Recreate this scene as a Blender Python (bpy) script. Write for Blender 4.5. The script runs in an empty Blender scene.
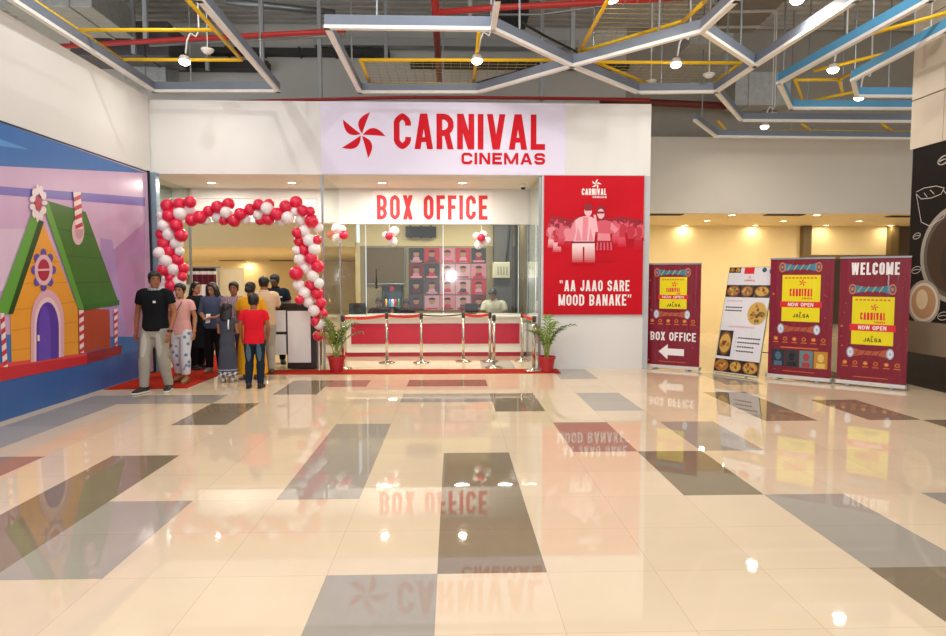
import bpy, bmesh, math, random
from mathutils import Vector, Matrix
random.seed(7)
PI = math.pi
SC = bpy.context.scene
COL = SC.collection
V = Vector

# ---------------------------------------------------------------- camera
CAM_LOC = V((0, 0, 1.65))
PITCH, YAW, FPX = math.radians(-3.665), math.radians(-1.79), 640.0
cd = bpy.data.cameras.new('camera'); cam = bpy.data.objects.new('camera', cd); COL.objects.link(cam)
cam.location = CAM_LOC; cam.rotation_euler = (PI/2 + PITCH, 0, YAW)
cd.sensor_width = 36; cd.lens = FPX/946*36; cd.clip_end = 200
SC.camera = cam
CM = cam.rotation_euler.to_matrix()
def ray(px, py): return CM @ V(((px-473)/FPX, (318-py)/FPX, -1))
def at_y(px, py, Y): d = ray(px, py); return CAM_LOC + d*(Y/d.y)
def at_x(px, py, X): d = ray(px, py); return CAM_LOC + d*(X/d.x)
def at_z(px, py, z): d = ray(px, py); return CAM_LOC + d*((z-CAM_LOC.z)/d.z)

SC.view_settings.view_transform = 'Standard'; SC.view_settings.look = 'None'
SC.view_settings.exposure = 0.0; SC.view_settings.gamma = 1.0; SC.view_settings.use_curve_mapping = False

# ---------------------------------------------------------------- materials
def lin(c): return c/12.92 if c <= .04045 else ((c+.055)/1.055)**2.4
def rgb(h):
    h = h.lstrip('#'); return tuple(lin(int(h[i:i+2], 16)/255) for i in (0, 2, 4)) + (1,)
MATS = {}
def mat(name, col, rough=.5, metal=0.0, spec=.5, emit=0.0, var=.05, scale=6.0, bump=0.0, bscale=40.0, stretch=None, coat=0.0, trans=0.0):
    if name in MATS: return MATS[name]
    m = bpy.data.materials.new(name); m.use_nodes = True
    nt = m.node_tree; b = nt.nodes['Principled BSDF']; N = nt.nodes.new; L = nt.links.new
    c = rgb(col) if isinstance(col, str) else col
    tc = N('ShaderNodeTexCoord'); mp = N('ShaderNodeMapping'); L(tc.outputs['Object'], mp.inputs['Vector'])
    if stretch: mp.inputs['Scale'].default_value = stretch
    nz = N('ShaderNodeTexNoise'); nz.inputs['Scale'].default_value = scale; L(mp.outputs[0], nz.inputs['Vector'])
    mx = N('ShaderNodeMix'); mx.data_type = 'RGBA'
    mx.inputs[6].default_value = tuple(x*(1-var) for x in c[:3])+(1,); mx.inputs[7].default_value = tuple(min(1, x*(1+var)) for x in c[:3])+(1,)
    L(nz.outputs[0], mx.inputs[0]); L(mx.outputs[2], b.inputs['Base Color'])
    b.inputs['Roughness'].default_value = rough; b.inputs['Metallic'].default_value = metal
    b.inputs['Specular IOR Level'].default_value = spec; b.inputs['Coat Weight'].default_value = coat
    if trans: b.inputs['Transmission Weight'].default_value = trans
    if emit:
        b.inputs['Emission Color'].default_value = c; b.inputs['Emission Strength'].default_value = emit
    if bump:
        n2 = N('ShaderNodeTexNoise'); n2.inputs['Scale'].default_value = bscale; L(mp.outputs[0], n2.inputs['Vector'])
        bp = N('ShaderNodeBump'); bp.inputs['Strength'].default_value = bump; bp.inputs['Distance'].default_value = .01
        L(n2.outputs[0], bp.inputs['Height']); L(bp.outputs[0], b.inputs['Normal'])
    MATS[name] = m; return m
def hexmat(h, rough=.5, **k): return mat('paint_'+h.lstrip('#')+('' if rough == .5 else '_r%d' % int(rough*100)), h, rough, **k)
def glass(name, tint='#f2f6f4', haze=.06, rough=.02, ior=1.5):
    if name in MATS: return MATS[name]
    m = bpy.data.materials.new(name); m.use_nodes = True; nt = m.node_tree; nt.nodes.clear(); N = nt.nodes.new; L = nt.links.new
    o = N('ShaderNodeOutputMaterial'); t = N('ShaderNodeBsdfTransparent'); g = N('ShaderNodeBsdfGlossy'); f = N('ShaderNodeFresnel'); x = N('ShaderNodeMixShader')
    a = N('ShaderNodeMath'); a.operation = 'MULTIPLY_ADD'; a.inputs[1].default_value = 1.0; a.inputs[2].default_value = haze
    t.inputs[0].default_value = rgb(tint); g.inputs[0].default_value = (1, 1, 1, 1); g.inputs['Roughness'].default_value = rough
    f.inputs[0].default_value = ior
    ge = N('ShaderNodeNewGeometry'); iv = N('ShaderNodeMath'); iv.operation = 'SUBTRACT'; iv.inputs[0].default_value = 1.0; L(ge.outputs['Backfacing'], iv.inputs[1])
    mu = N('ShaderNodeMath'); mu.operation = 'MULTIPLY'; L(f.outputs[0], a.inputs[0]); L(a.outputs[0], mu.inputs[0]); L(iv.outputs[0], mu.inputs[1]); L(mu.outputs[0], x.inputs[0]); L(t.outputs[0], x.inputs[1]); L(g.outputs[0], x.inputs[2]); L(x.outputs[0], o.inputs[0])
    MATS[name] = m; return m

# ---------------------------------------------------------------- mesh building
class MB:
    def __init__(s): s.v = []; s.f = []; s.m = []; s.mats = []
    def mi(s, m):
        if m is None: return 0
        if m not in s.mats: s.mats.append(m)
        return s.mats.index(m)
    def add(s, vs, fs, m=None):
        o = len(s.v); s.v += [V(p) for p in vs]; k = s.mi(m)
        for f in fs: s.f.append([i+o for i in f]); s.m.append(k)
    def box(s, lo, hi, m=None, M=None):
        x0, y0, z0 = lo; x1, y1, z1 = hi
        vs = [V(p) for p in ((x0,y0,z0),(x1,y0,z0),(x1,y1,z0),(x0,y1,z0),(x0,y0,z1),(x1,y0,z1),(x1,y1,z1),(x0,y1,z1))]
        if M is not None: vs = [M @ p for p in vs]
        s.add(vs, [(0,3,2,1),(4,5,6,7),(0,1,5,4),(1,2,6,5),(2,3,7,6),(3,0,4,7)], m)
    def bar(s, a, b, w, h, m=None, up=V((0,0,1)), e=0.0):
        """rectangular bar from a to b (bottom centre line), width w, height h along up"""
        a, b = V(a), V(b); d = (b-a).normalized(); a = a-d*e; b = b+d*e
        r = d.cross(up).normalized(); u = r.cross(d).normalized()
        vs = []
        for p in (a, b): vs += [p-r*w/2, p+r*w/2, p+r*w/2+u*h, p-r*w/2+u*h]
        s.add(vs, [(0,3,2,1),(4,5,6,7),(0,1,5,4),(1,2,6,5),(2,3,7,6),(3,0,4,7)][:], m)
    def loft(s, rings, m=None, cap=True):
        n = len(rings[0]); vs = [p for r in rings for p in r]; fs = []
        for i in range(len(rings)-1):
            for j in range(n): fs.append((i*n+j, i*n+(j+1) % n, (i+1)*n+(j+1) % n, (i+1)*n+j))
        if cap: fs.append(tuple(range(n-1, -1, -1))); fs.append(tuple((len(rings)-1)*n+j for j in range(n)))
        s.add(vs, fs, m)
    def tube(s, pts, r, m=None, n=8, cap=True, sq=1.0):
        pts = [V(p) for p in pts]; rs = r if isinstance(r, (list, tuple)) else [r]*len(pts)
        rings = []; ref = None
        for i, p in enumerate(pts):
            d = (pts[min(i+1, len(pts)-1)]-pts[max(i-1, 0)]).normalized()
            if ref is None: ref = V((0, 1, 0)) if abs(d.y) < .8 else V((1, 0, 0))
            u = (ref-d*ref.dot(d)).normalized(); w = d.cross(u); ref = u
            rings.append([p+(u*math.cos(t)*sq+w*math.sin(t))*rs[i] for t in (2*PI*k/n for k in range(n))])
        s.loft(rings, m, cap)
    def lathe(s, prof, c=(0,0,0), m=None, n=20):
        c = V(c); s.loft([[c+V((r*math.cos(2*PI*k/n), r*math.sin(2*PI*k/n), z)) for k in range(n)] for r, z in prof], m)
    def ell(s, c, r, m=None, M=None, n=12, k=8):
        c = V(c); rings = []
        for i in range(k+1):
            a = -PI/2+PI*max(.02, min(.98, i/k)); rr = math.cos(a)
            ring = [V((r[0]*rr*math.cos(2*PI*j/n), r[1]*rr*math.sin(2*PI*j/n), r[2]*math.sin(a))) for j in range(n)]
            rings.append([c+((M @ p) if M is not None else p) for p in ring])
        s.loft(rings, m)
    def mesh(s, name, off=V((0,0,0)), smooth=False, mats=None):
        me = bpy.data.meshes.new(name); me.from_pydata([tuple(p-off) for p in s.v], [], s.f)
        for m in (mats or s.mats): me.materials.append(m)
        if me.materials and len(s.mats) > 1: me.polygons.foreach_set('material_index', s.m)
        if smooth: me.polygons.foreach_set('use_smooth', [True]*len(s.f))
        me.update(); return me
    def build(s, name, parent=None, off=None, smooth=False, mats=None, bevel=0.0):
        """one mesh object; OFF is the world point that becomes its origin (its thing's origin for a part)"""
        if parent is not None:
            o2 = V(parent['_o']) if off is None and '_o' in parent else (off or V((0,0,0)))
            ob = bpy.data.objects.new(name, s.mesh(name, o2, smooth, mats)); COL.objects.link(ob); ob.parent = parent
            if '_o' in parent: ob['_o'] = parent['_o']
        else:
            off = V(off) if off is not None else V((0,0,0))
            ob = bpy.data.objects.new(name, s.mesh(name, off, smooth, mats)); COL.objects.link(ob); ob.location = off
        if bevel:
            b = ob.modifiers.new('b', 'BEVEL'); b.width = bevel; b.segments = 2; b.limit_method = 'ANGLE'
        return ob
def tag(o, label=None, cat=None, group=None, kind=None):
    if label: o['label'] = label
    if cat: o['category'] = cat
    if group: o['group'] = group
    if kind: o['kind'] = kind
    return o
def thing(name, label, cat, loc=(0,0,0), rz=0.0, group=None, world=False):
    o = bpy.data.objects.new(name, None); COL.objects.link(o); o.location = loc; o.rotation_euler = (0,0,rz); o.empty_display_size = .1
    if world: o['_o'] = tuple(loc)
    return tag(o, label, cat, group)
def struct(name, mb, smooth=False): return tag(mb.build(name, smooth=smooth), kind='structure')
def dup(root, loc, rz=None, label=None, group=None):
    r = root.copy(); COL.objects.link(r); r.location = loc
    if rz is not None: r.rotation_euler = (0,0,rz)
    if label: r['label'] = label
    if group: r['group'] = group
    for ch in root.children:
        c = ch.copy(); COL.objects.link(c); c.parent = r
        for g in ch.children:
            d = g.copy(); COL.objects.link(d); d.parent = c
    return r

# ---------------------------------------------------------------- lettering and prints
def glyph(ch, w, t):
    """condensed gothic capital in a box w wide and 1 high: list of polygons"""
    l, r, b, T = t/2, w-t/2, t*.5, 1-t*.5; c = min(.13, (w-t)*.4); P = []
    def quad(x0, y0, x1, y1): P.append([(x0,y0),(x1,y0),(x1,y1),(x0,y1)])
    def par(xb, xt, y0=0., y1=1., tt=None):
        tt = tt or t*1.04; P.append([(xb,y0),(xb+tt,y0),(xt+tt,y1),(xt,y1)])
    def stroke(pts, closed=False):
        q = []
        for i, p in enumerate(pts):
            if not closed and i in (0, len(pts)-1): q.append(p); continue
            a_, b_ = V(pts[i-1]), V(pts[(i+1) % len(pts)]); p = V(p); la, lb = (a_-p).length, (b_-p).length
            q += [tuple(p+(a_-p)/la*min(.045, la*.35)), tuple(p+(b_-p)/lb*min(.045, lb*.35))]
        pts = q; n = len(pts)
        def off(i):
            a = pts[i-1] if (i > 0 or closed) else None; q = pts[(i+1) % n] if (i < n-1 or closed) else None; p = pts[i]
            ds = []
            if a: d = V(p)-V(a); ds.append(d.normalized())
            if q: d = V(q)-V(p); ds.append(d.normalized())
            ns = [V((-d.y, d.x)) for d in ds]
            if len(ns) == 1: return ns[0]*t/2
            m = (ns[0]+ns[1]).normalized(); return m*(t/2/max(.5, m.dot(ns[0])))
        for i in range(n if closed else n-1):
            j = (i+1) % n; a, q = V(pts[i]), V(pts[j]); oa, oq = off(i), off(j)
            P.append([tuple(a-oa), tuple(q-oq), tuple(q+oq), tuple(a+oa)])
    if ch == 'I': quad(0,0,w,1)
    elif ch == 'L': quad(0,0,t,1); quad(0,0,w,t)
    elif ch in 'EF':
        quad(0,0,t,1); quad(0,1-t,w,1); quad(0,.5-t*.4,w*.9,.5+t*.6)
        if ch == 'E': quad(0,0,w,t)
    elif ch == 'C': stroke([(r,.66),(r,T-c),(r-c,T),(l+c,T),(l,T-c),(l,b+c),(l+c,b),(r-c,b),(r,b+c),(r,.34)])
    elif ch == 'O': stroke([(l,b+c),(l+c,b),(r-c,b),(r,b+c),(r,T-c),(r-c,T),(l+c,T),(l,T-c)][::-1], True)
    elif ch == 'D': stroke([(l,b),(r-c,b),(r,b+c),(r,T-c),(r-c,T),(l,T)], True); quad(0,0,t,1)
    elif ch in 'PRB':
        mid = .46; quad(0,0,t,1)
        stroke([(t*.5,T),(r-c,T),(r,T-c),(r,mid+c),(r-c,mid),(t*.5,mid)])
        if ch == 'R': par(w-t*1.05, w*.42, 0, mid)
        if ch == 'B': stroke([(t*.5,mid),(r-c,mid),(r,mid-c),(r,b+c),(r-c,b),(t*.5,b)])
    elif ch == 'A': par(0, w/2-t*.62); par(w-t*1.04, w/2-t*.42); quad(w*.25,.2,w*.75,.2+t*.85)
    elif ch == 'V': par(w/2-t*.62, 0); par(w/2-t*.42, w-t*1.04)
    elif ch == 'N': quad(0,0,t,1); quad(w-t,0,w,1); par(w-t*1.1, 0, tt=t*1.1)
    elif ch == 'M': quad(0,0,t*.9,1); quad(w-t*.9,0,w,1); par(w/2-t*.55, 0, .05, 1); par(w/2-t*.45, w-t, .05, 1)
    elif ch == 'W':
        q = w*.27; par(q-t*.5, 0, tt=t*.85); par(q-t*.4, w/2-t*.45, tt=t*.85); par(w-q-t*.5, w/2-t*.45, tt=t*.85); par(w-q-t*.4, w-t*.9, tt=t*.85)
    elif ch == 'K': quad(0,0,t,1); par(t*.6, w-t*1.1, .38, 1); par(w-t*1.1, w*.3, 0, .6)
    elif ch == 'X': par(0, w-t*1.1, tt=t*1.1); par(w-t*1.1, 0, tt=t*1.1)
    elif ch == 'J': stroke([(r,1),(r,b+c),(r-c,b),(l+c,b),(l,b+c),(l,.32)])
    elif ch == 'S': stroke([(r,.68),(r,T-c),(r-c,T),(l+c,T),(l,T-c),(l,.5+c*.9),(l+c,.5),(r-c,.5),(r,.5-c*.9),(r,b+c),(r-c,b),(l+c,b),(l,b+c),(l,.32)])
    elif ch in '"\u201c\u201d':
        for x in (0, w*.55): P.append([(x,.72),(x+w*.28,.72),(x+w*.40,1),(x+w*.08,1)] if ch == '\u201d' else [(x+w*.1,.74),(x+w*.40,.74),(x+w*.28,1),(x,1)])
    return P
GW = dict(I=None, M=1.3, W=1.45, J=.85, L=.85, E=.88, F=.85, A=1.08, V=1.08)
class Art:
    """printed or raised flat work on a plane: origin O, in-plane unit axes U, W, facing N = U x W; millimetre layers"""
    def __init__(s, O, U, W, step=.0012):
        s.O, s.U, s.W = V(O), V(U).normalized(), V(W).normalized(); s.N = s.U.cross(s.W); s.mb = MB(); s.step = step
    def px(s, x, y):
        d = ray(x, y); t = (s.O-CAM_LOC).dot(s.N)/d.dot(s.N); p = CAM_LOC+d*t-s.O; return (p.dot(s.U), p.dot(s.W))
    def poly(s, pts, m, k=1, deep=0.0):
        pts = [tuple(p) for p in pts]; A = sum(pts[i-1][0]*pts[i][1]-pts[i][0]*pts[i-1][1] for i in range(len(pts)))
        if A < 0: pts = pts[::-1]
        s.cnt = (getattr(s, 'cnt', 0)+1) % 36; f = [s.O+s.U*a+s.W*b+s.N*(s.step*k+s.cnt*.00003) for a, b in pts]; n = len(f)
        if deep: 
            g = [p-s.N*deep for p in f]; s.mb.add(f+g, [tuple(range(n))]+[(i, i+n, (i+1) % n+n, (i+1) % n) for i in range(n)], m)
        else: s.mb.add(f, [tuple(range(n))], m)
    def pxpoly(s, pts, m, k=1, deep=0.0): s.poly([s.px(*p) for p in pts], m, k, deep)
    def rect(s, x0, y0, x1, y1, m, k=1, deep=0.0): s.poly([(x0,y0),(x1,y0),(x1,y1),(x0,y1)], m, k, deep)
    def oval(s, x, y, rx, ry, m, k=1, n=24, rot=0.0, a0=0.0, a1=2*PI):
        full = abs(a1-a0-2*PI) < 1e-6; pts = []
        for i in range(n if full else n+1):
            a = a0+(a1-a0)*i/n; p, q = rx*math.cos(a), ry*math.sin(a)
            pts.append((x+p*math.cos(rot)-q*math.sin(rot), y+p*math.sin(rot)+q*math.cos(rot)))
        s.poly(pts, m, k)
    def line(s, pts, w, m, k=1):
        for a, b in zip(pts[:-1], pts[1:]):
            d = V(b)-V(a)
            if d.length < 1e-6: continue
            d.normalize(); n = V((-d.y, d.x))*w/2; e = d*w*.3
            s.poly([tuple(V(a)-e-n), tuple(V(b)+e-n), tuple(V(b)+e+n), tuple(V(a)-e+n)], m, k)
    def text(s, txt, x, y, w, h, m, k=1, t=.2, gap=.12, deep=0.0):
        """txt fitted into a box: w wide and h high, t = stroke / height, gap = gap / height"""
        W = w/h; fixed = sum(t for c in txt if c == 'I')+gap*(len(txt)-1)
        g = (W-fixed)/sum(.5 if c == ' ' else .75 if c in '\u201c\u201d' else GW.get(c, 1.0) for c in txt if c != 'I')
        cx = 0.0
        for c in txt:
            gw = t if c == 'I' else g*(.5 if c == ' ' else .75 if c in '\u201c\u201d' else GW.get(c, 1.0))
            for p in glyph(c, gw, t): s.poly([(x+(cx+a)*h, y+b*h) for a, b in p], m, k, deep)
            cx += gw+gap
    def pinwheel(s, x, y, R, m, k=1, deep=0.0):
        for i in range(5):
            a = math.radians(-3+72*i); T = V((math.cos(a), math.sin(a)))*R; n = V((-T.y, T.x))
            c1 = T*.42+n*.62; c2 = T*.55+n*.02; pts = []
            for j in range(9): u = j/8; pts.append(tuple(V((x,y))+T*.05*(1-u)+c1*2*u*(1-u)+T*u*u))
            for j in range(1, 8): u = j/8; pts.append(tuple(V((x,y))+T*(1-u)**2+c2*2*u*(1-u)))
            s.poly(pts, m, k, deep)
    def slab(s, w, h, d, m, x=0., y=0.): # backing board under the print
        lo, hi = s.O+s.U*x+s.W*y, s.O+s.U*(x+w)+s.W*(y+h); a, b = s.U*w, s.W*h; n = s.N*d
        vs = [lo-n, lo+a-n, lo+a+b-n, lo+b-n, lo, lo+a, lo+a+b, lo+b]
        s.mb.add(vs, [(0,3,2,1),(4,5,6,7),(0,1,5,4),(1,2,6,5),(2,3,7,6),(3,0,4,7)], m)

def obj_light(kind, name, loc, power, color=(1,1,1), size=.2, rot=(0,0,0), spot=None):
    d = bpy.data.lights.new(name, kind); d.energy = power; d.color = color
    if kind == 'AREA': d.shape = 'DISK'; d.size = size
    elif kind in ('POINT', 'SPOT'): d.shadow_soft_size = size
    if spot: d.spot_size = spot; d.spot_blend = .6
    o = bpy.data.objects.new(name, d); COL.objects.link(o); o.location = loc; o.rotation_euler = rot; return o
# ---------------------------------------------------------------- shared materials
WHITE = mat('white_wall_paint', '#dfdedb', .55, var=.02, scale=1.5)
CREAMW = mat('cream_wall_paint', '#dccfb8', .6, var=.03, scale=1.2)
BEIGE = mat('beige_wall_paint', '#e4dccf', .6, var=.03, scale=1.0)
YELLOW_WALL = mat('warm_yellow_wall_paint', '#efdaa6', .55, var=.03, scale=1.0)
GREY_UP = mat('grey_upper_wall_paint', '#d6d3cb', .7, var=.08, scale=.8)
DARK = mat('black_laminate', '#17120f', .25, var=.1)
STEEL = mat('brushed_steel', '#c9c3b5', .18, 1.0, var=.05)
ALU = mat('grey_aluminium', '#9aa0a4', .35, .8, var=.05)
CHROME = mat('polished_chrome', '#e8e6e0', .08, 1.0, var=.02)
RED = mat('signal_red', '#d0182e', .45, var=.04)
YEL = mat('yellow_powder_coat', '#f4c416', .45, var=.06)
SLATE = mat('slate_grey_powder_coat', '#7a8494', .4, var=.05)
BLUE = mat('sky_blue_powder_coat', '#58a0cc', .4, var=.04)
PIPE = mat('red_pipe_paint', '#b32a25', .45, var=.1)
GALV = mat('galvanised_sheet', '#b4b6b3', .4, .25, var=.25, scale=9)
BLACK = mat('black_plastic', '#141414', .4, var=.1)
PURE = mat('white_plastic', '#f2f2ee', .35, var=.01)
LAMPW = mat('lamp_white', (1.0, .93, .78, 1), .5, emit=14.0, var=0)
LAMPY = mat('lamp_warm', (1.0, .84, .55, 1), .5, emit=14.0, var=0)
GLASS = glass('clear_glass', haze=.01, ior=1.45)
GLASSB = glass('booth_glass', '#eef3f0', haze=.02, rough=.07, ior=1.45)

# ---------------------------------------------------------------- floor: polished tiles
def tile(name, col, rough=.025):
    if name in MATS: return MATS[name]
    m = bpy.data.materials.new(name); m.use_nodes = True; nt = m.node_tree; b = nt.nodes['Principled BSDF']; N = nt.nodes.new; L = nt.links.new
    tc = N('ShaderNodeTexCoord'); sp = N('ShaderNodeSeparateXYZ'); L(tc.outputs['Object'], sp.inputs[0])
    def axis(out, off, size):
        a = N('ShaderNodeMath'); a.operation = 'MULTIPLY_ADD'; a.inputs[1].default_value = 1/size; a.inputs[2].default_value = -off/size+100; L(out, a.inputs[0])
        f = N('ShaderNodeMath'); f.operation = 'FRACT'; L(a.outputs[0], f.inputs[0])
        fl = N('ShaderNodeMath'); fl.operation = 'FLOOR'; L(a.outputs[0], fl.inputs[0])
        p = N('ShaderNodeMath'); p.operation = 'PINGPONG'; p.inputs[1].default_value = .5; L(f.outputs[0], p.inputs[0])
        g = N('ShaderNodeMath'); g.operation = 'LESS_THAN'; g.inputs[1].default_value = .0035; L(p.outputs[0], g.inputs[0])
        return fl.outputs[0], g.outputs[0]
    fx, gx = axis(sp.outputs[0], -.09, .612); fy, gy = axis(sp.outputs[1], 3.47, .6135)
    cb = N('ShaderNodeCombineXYZ'); L(fx, cb.inputs[0]); L(fy, cb.inputs[1])
    wn = N('ShaderNodeTexWhiteNoise'); L(cb.outputs[0], wn.inputs['Vector'])
    nz = N('ShaderNodeTexNoise'); nz.inputs['Scale'].default_value = 5; nz.inputs['Detail'].default_value = 6; L(tc.outputs['Object'], nz.inputs['Vector'])
    ad = N('ShaderNodeMath'); ad.operation = 'MULTIPLY_ADD'; ad.inputs[1].default_value = .5; L(wn.outputs[0], ad.inputs[0])
    sc = N('ShaderNodeMath'); sc.operation = 'MULTIPLY'; sc.inputs[1].default_value = .5; L(nz.outputs[0], sc.inputs[0]); L(sc.outputs[0], ad.inputs[2])
    c = rgb(col); mx = N('ShaderNodeMix'); mx.data_type = 'RGBA'; mx.inputs[6].default_value = tuple(x*.93 for x in c[:3])+(1,); mx.inputs[7].default_value = tuple(min(1, x*1.07) for x in c[:3])+(1,)
    L(ad.outputs[0], mx.inputs[0])
    mxs = N('ShaderNodeMath'); mxs.operation = 'MAXIMUM'; L(gx, mxs.inputs[0]); L(gy, mxs.inputs[1])
    m2 = N('ShaderNodeMix'); m2.data_type = 'RGBA'; L(mx.outputs[2], m2.inputs[6]); m2.inputs[7].default_value = tuple(x*.78 for x in c[:3])+(1,)
    L(mxs.outputs[0], m2.inputs[0]); L(m2.outputs[2], b.inputs['Base Color'])
    b.inputs['Roughness'].default_value = rough; b.inputs['IOR'].default_value = 1.52
    MATS[name] = m; return m
T_CREAM = tile('cream_tile', '#dfc9aa'); T_GREY = tile('grey_tile', '#a69d90'); T_BROWN = tile('brown_tile', '#897962'); T_MAUVE = tile('mauve_tile', '#a08878'); T_LIGHT = tile('pale_grey_tile', '#b0a99e')
patch = [(0,1,0,4,T_BROWN),(-2,-1,2,6,T_GREY),(-4,-3,0,2,T_GREY),(-5,-4,0,4,T_BROWN),(-7,-6,2,4,T_MAUVE),(-5,-4,6,8,T_BROWN),(-8,-7,6,8,T_GREY),
         (-8,-7,4,6,T_LIGHT),(-8,-5,8,9,T_GREY),(-4,-3,9,11,T_BROWN),(-3,-2,10,11,T_MAUVE),(-1,1,10,11,T_BROWN),(-1,1,8,9,T_GREY),(1,2,7,9,T_BROWN),
         (3,4,7,9,T_GREY),(2,3,4,6,T_MAUVE),(4,5,4,6,T_GREY),(3,4,2,4,T_BROWN),(4,5,0,2,T_GREY),(4,5,-2,0,T_BROWN),(-1,0,-2,0,T_GREY),
         (6,7,6,9,T_BROWN),(8,9,6,8,T_BROWN),(9,10,5,6,T_BROWN),(-6,-5,-3,-1,T_GREY),(1,2,-5,-2,T_BROWN),(6,7,-1,2,T_GREY),(3,4,11,13,T_GREY),(7,8,10,12,T_GREY),(10,11,11,13,T_BROWN),(-2,0,12,13,T_BROWN),(1,2,13,15,T_GREY)]
fl = MB(); cells = {}
for i0, i1, j0, j1, m in patch:
    for i in range(i0, i1):
        for j in range(j0, j1): cells[i, j] = m
gx0, gx1, gy0, gy1 = -40, 30, -16, 52
for i in range(gx0, gx1):
    for j in range(gy0, gy1):
        if i < -14 and j < 15: continue
        x0, x1, y0, y1 = -.09+.612*i, -.09+.612*(i+1), 3.47+.6135*j, 3.47+.6135*(j+1)
        fl.add([(x0,y0,0),(x1,y0,0),(x1,y1,0),(x0,y1,0)], [(0,1,2,3)], cells.get((i, j), T_CREAM))
fl.mi(T_CREAM)
struct('floor', fl)

# ---------------------------------------------------------------- walls
FY = 11.35           # plane of the shop front
m = MB(); m.box((-5.4,-3,0), (-5.2,11.32,4.72), WHITE); struct('wall_left', m)
m = MB(); m.box((-5.4,FY,3.43), (3.49,FY+.2,4.68), WHITE); struct('wall_fascia', m)
m = MB(); m.box((1.57,FY,0), (3.49,19.3,3.43), WHITE); struct('wall_poster_side', m)
m = MB(); m.box((-6.2,FY+.2,3.43), (1.6,13.3,3.55), mat('soffit_paint', '#e2d8c8', .6)); struct('ceiling_entrance', m)
m = MB(); m.box((-6.2,FY+.2,4.6), (3.49,16.2,4.68), GREY_UP); struct('ceiling_shop_roof', m)
m = MB(); m.box((-6.2,13.2,2.76), (-2.3,13.4,3.43), WHITE); m.box((-5.43,13.17,2.74), (-5.25,13.2,3.43), CREAMW); struct('wall_entrance_header', m)
m = MB(); m.box((-5.75,11.56,0), (-5.65,13.2,3.43), mat('grey_green_wall', '#8e968a', .5)); struct('wall_entrance_side', m)
m = MB(); m.box((-26,16.0,2.4), (-2.4,16.15,3.6), YELLOW_WALL); struct('wall_foyer_bulkhead', m)
m = MB(); m.box((-26,16.15,2.4), (-2.4,32,2.5), mat('foyer_ceiling_paint', '#d8cba8', .7)); struct('ceiling_foyer', m)
m = MB(); m.box((-26,32,0), (-2.3,32.2,2.5), YELLOW_WALL); struct('wall_foyer_back', m)
m = MB(); m.box((-2.42,16.0,0), (-2.3,32,2.5), YELLOW_WALL); struct('wall_foyer_side', m)
m = MB(); m.box((-2.3,16.0,2.42), (1.57,16.1,3.43), YELLOW_WALL); m.box((-2.3,16.0,0), (1.57,16.1,2.42), mat('olive_wall_paint', '#a8966c', .45)); struct('wall_booth_back', m)
m = MB(); m.box((-2.3,13.2,3.2), (1.57,16,3.3), CREAMW); struct('ceiling_booth', m)
m = MB(); m.box((1.545,13.22,0), (1.57,16,3.2), mat('olive_dark_panel', '#5f543a', .4)); struct('wall_booth_side', m)
# right hand corridor
m = MB(); m.box((3.49,15.5,3.2), (15,15.7,5.02), BEIGE); struct('wall_back', m)
m = MB(); m.box((-12,15.72,4.68), (4.2,15.9,7.7), GREY_UP); m.box((4.2,15.72,4.68), (15,15.9,7.7), mat('darker_upper_wall', '#a39d92', .7)); struct('wall_upper_back', m)  # one wall plane, given a darker tone over the corridor
m = MB(); m.box((3.49,15.7,3.2), (15,19.3,3.3), mat('corridor_ceiling_paint', '#e8d6ac', .6)); struct('ceiling_corridor', m)
pR = at_y(798, 300, 19.3).x; pQ = at_y(806, 300, 19.3).x; pS = at_y(884, 300, 19.3).x; pT = at_y(892, 300, 19.3).x
zb = at_y(840, 255, 19.3).z
m = MB(); m.box((3.49,19.3,0), (pR,19.5,3.2), YELLOW_WALL); m.box((pQ,19.3,zb), (pS,19.5,3.2), YELLOW_WALL); struct('wall_corridor', m)
m = MB(); m.box((pR,19.1,0), (pQ,19.5,3.2), mat('olive_brown_pilaster', '#6e5a34', .5)); m.box((pS,19.1,0), (pT,19.5,3.2), MATS['olive_brown_pilaster']); m.box((pQ,19.25,zb-.12), (pS,19.5,zb), MATS['olive_brown_pilaster']); struct('trim_corridor_opening', m)
m = MB(); m.box((pQ-.3,22,0), (16,22.2,3.2), mat('dim_brown_wall', '#5a4a38', .6)); m.box((pT,19.3,0), (16,19.5,3.2), MATS['dim_brown_wall']); struct('wall_corridor_end', m)
m = MB(); m.box((15,9,0), (15.2,22,7.7), GREY_UP); struct('wall_corridor_side', m)
# right wall, cladding panels above a dark dado
m = MB(); m.box((7.06,-3,0), (7.4,9.75,3.62), DARK); m.box((7.03,-3,.5), (7.06,9.75,.98), mat('taupe_laminate', '#7b6a58', .4)); m.box((7.02,-3,0), (7.06,9.75,.5), DARK); struct('wall_right', m)
TAN = mat('tan_cladding', '#d3c6b3', .5, var=.03, scale=1.5)
m = MB()
ys = [9.78, 9.12, 7.6, 6.1, 4.6, 3.1, 1.6, .1, -1.4, -3]
for a, b in zip(ys[:-1], ys[1:]):
    for z0, z1 in ((3.6, 4.33), (4.34, 5.5), (5.51, 6.6), (6.61, 7.7)): m.box((7.03,b+.006,z0), (7.4,a-.006,z1-.006), TAN)
m.box((7.06,-3,3.62), (7.38,9.76,7.68), mat('cladding_gap', '#4d463d', .7)); struct('wall_right_cladding', m)
# roof deck and side
m = MB(); DECK = mat('dark_metal_deck', '#c6c3bd', .5, .0, var=.2, scale=3)
y = 3.0; k = 0
while y < 15.8:
    z = 7.6 if k % 2 else 7.68
    m.box((-12,y,z), (15,y+.14,z+.1), DECK); y += .14; k += 1
struct('ceiling_deck', m)
m = MB(); m.box((-12.2,3,4.0), (-12,16,7.8), GREY_UP); struct('wall_upper_left', m)
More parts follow.
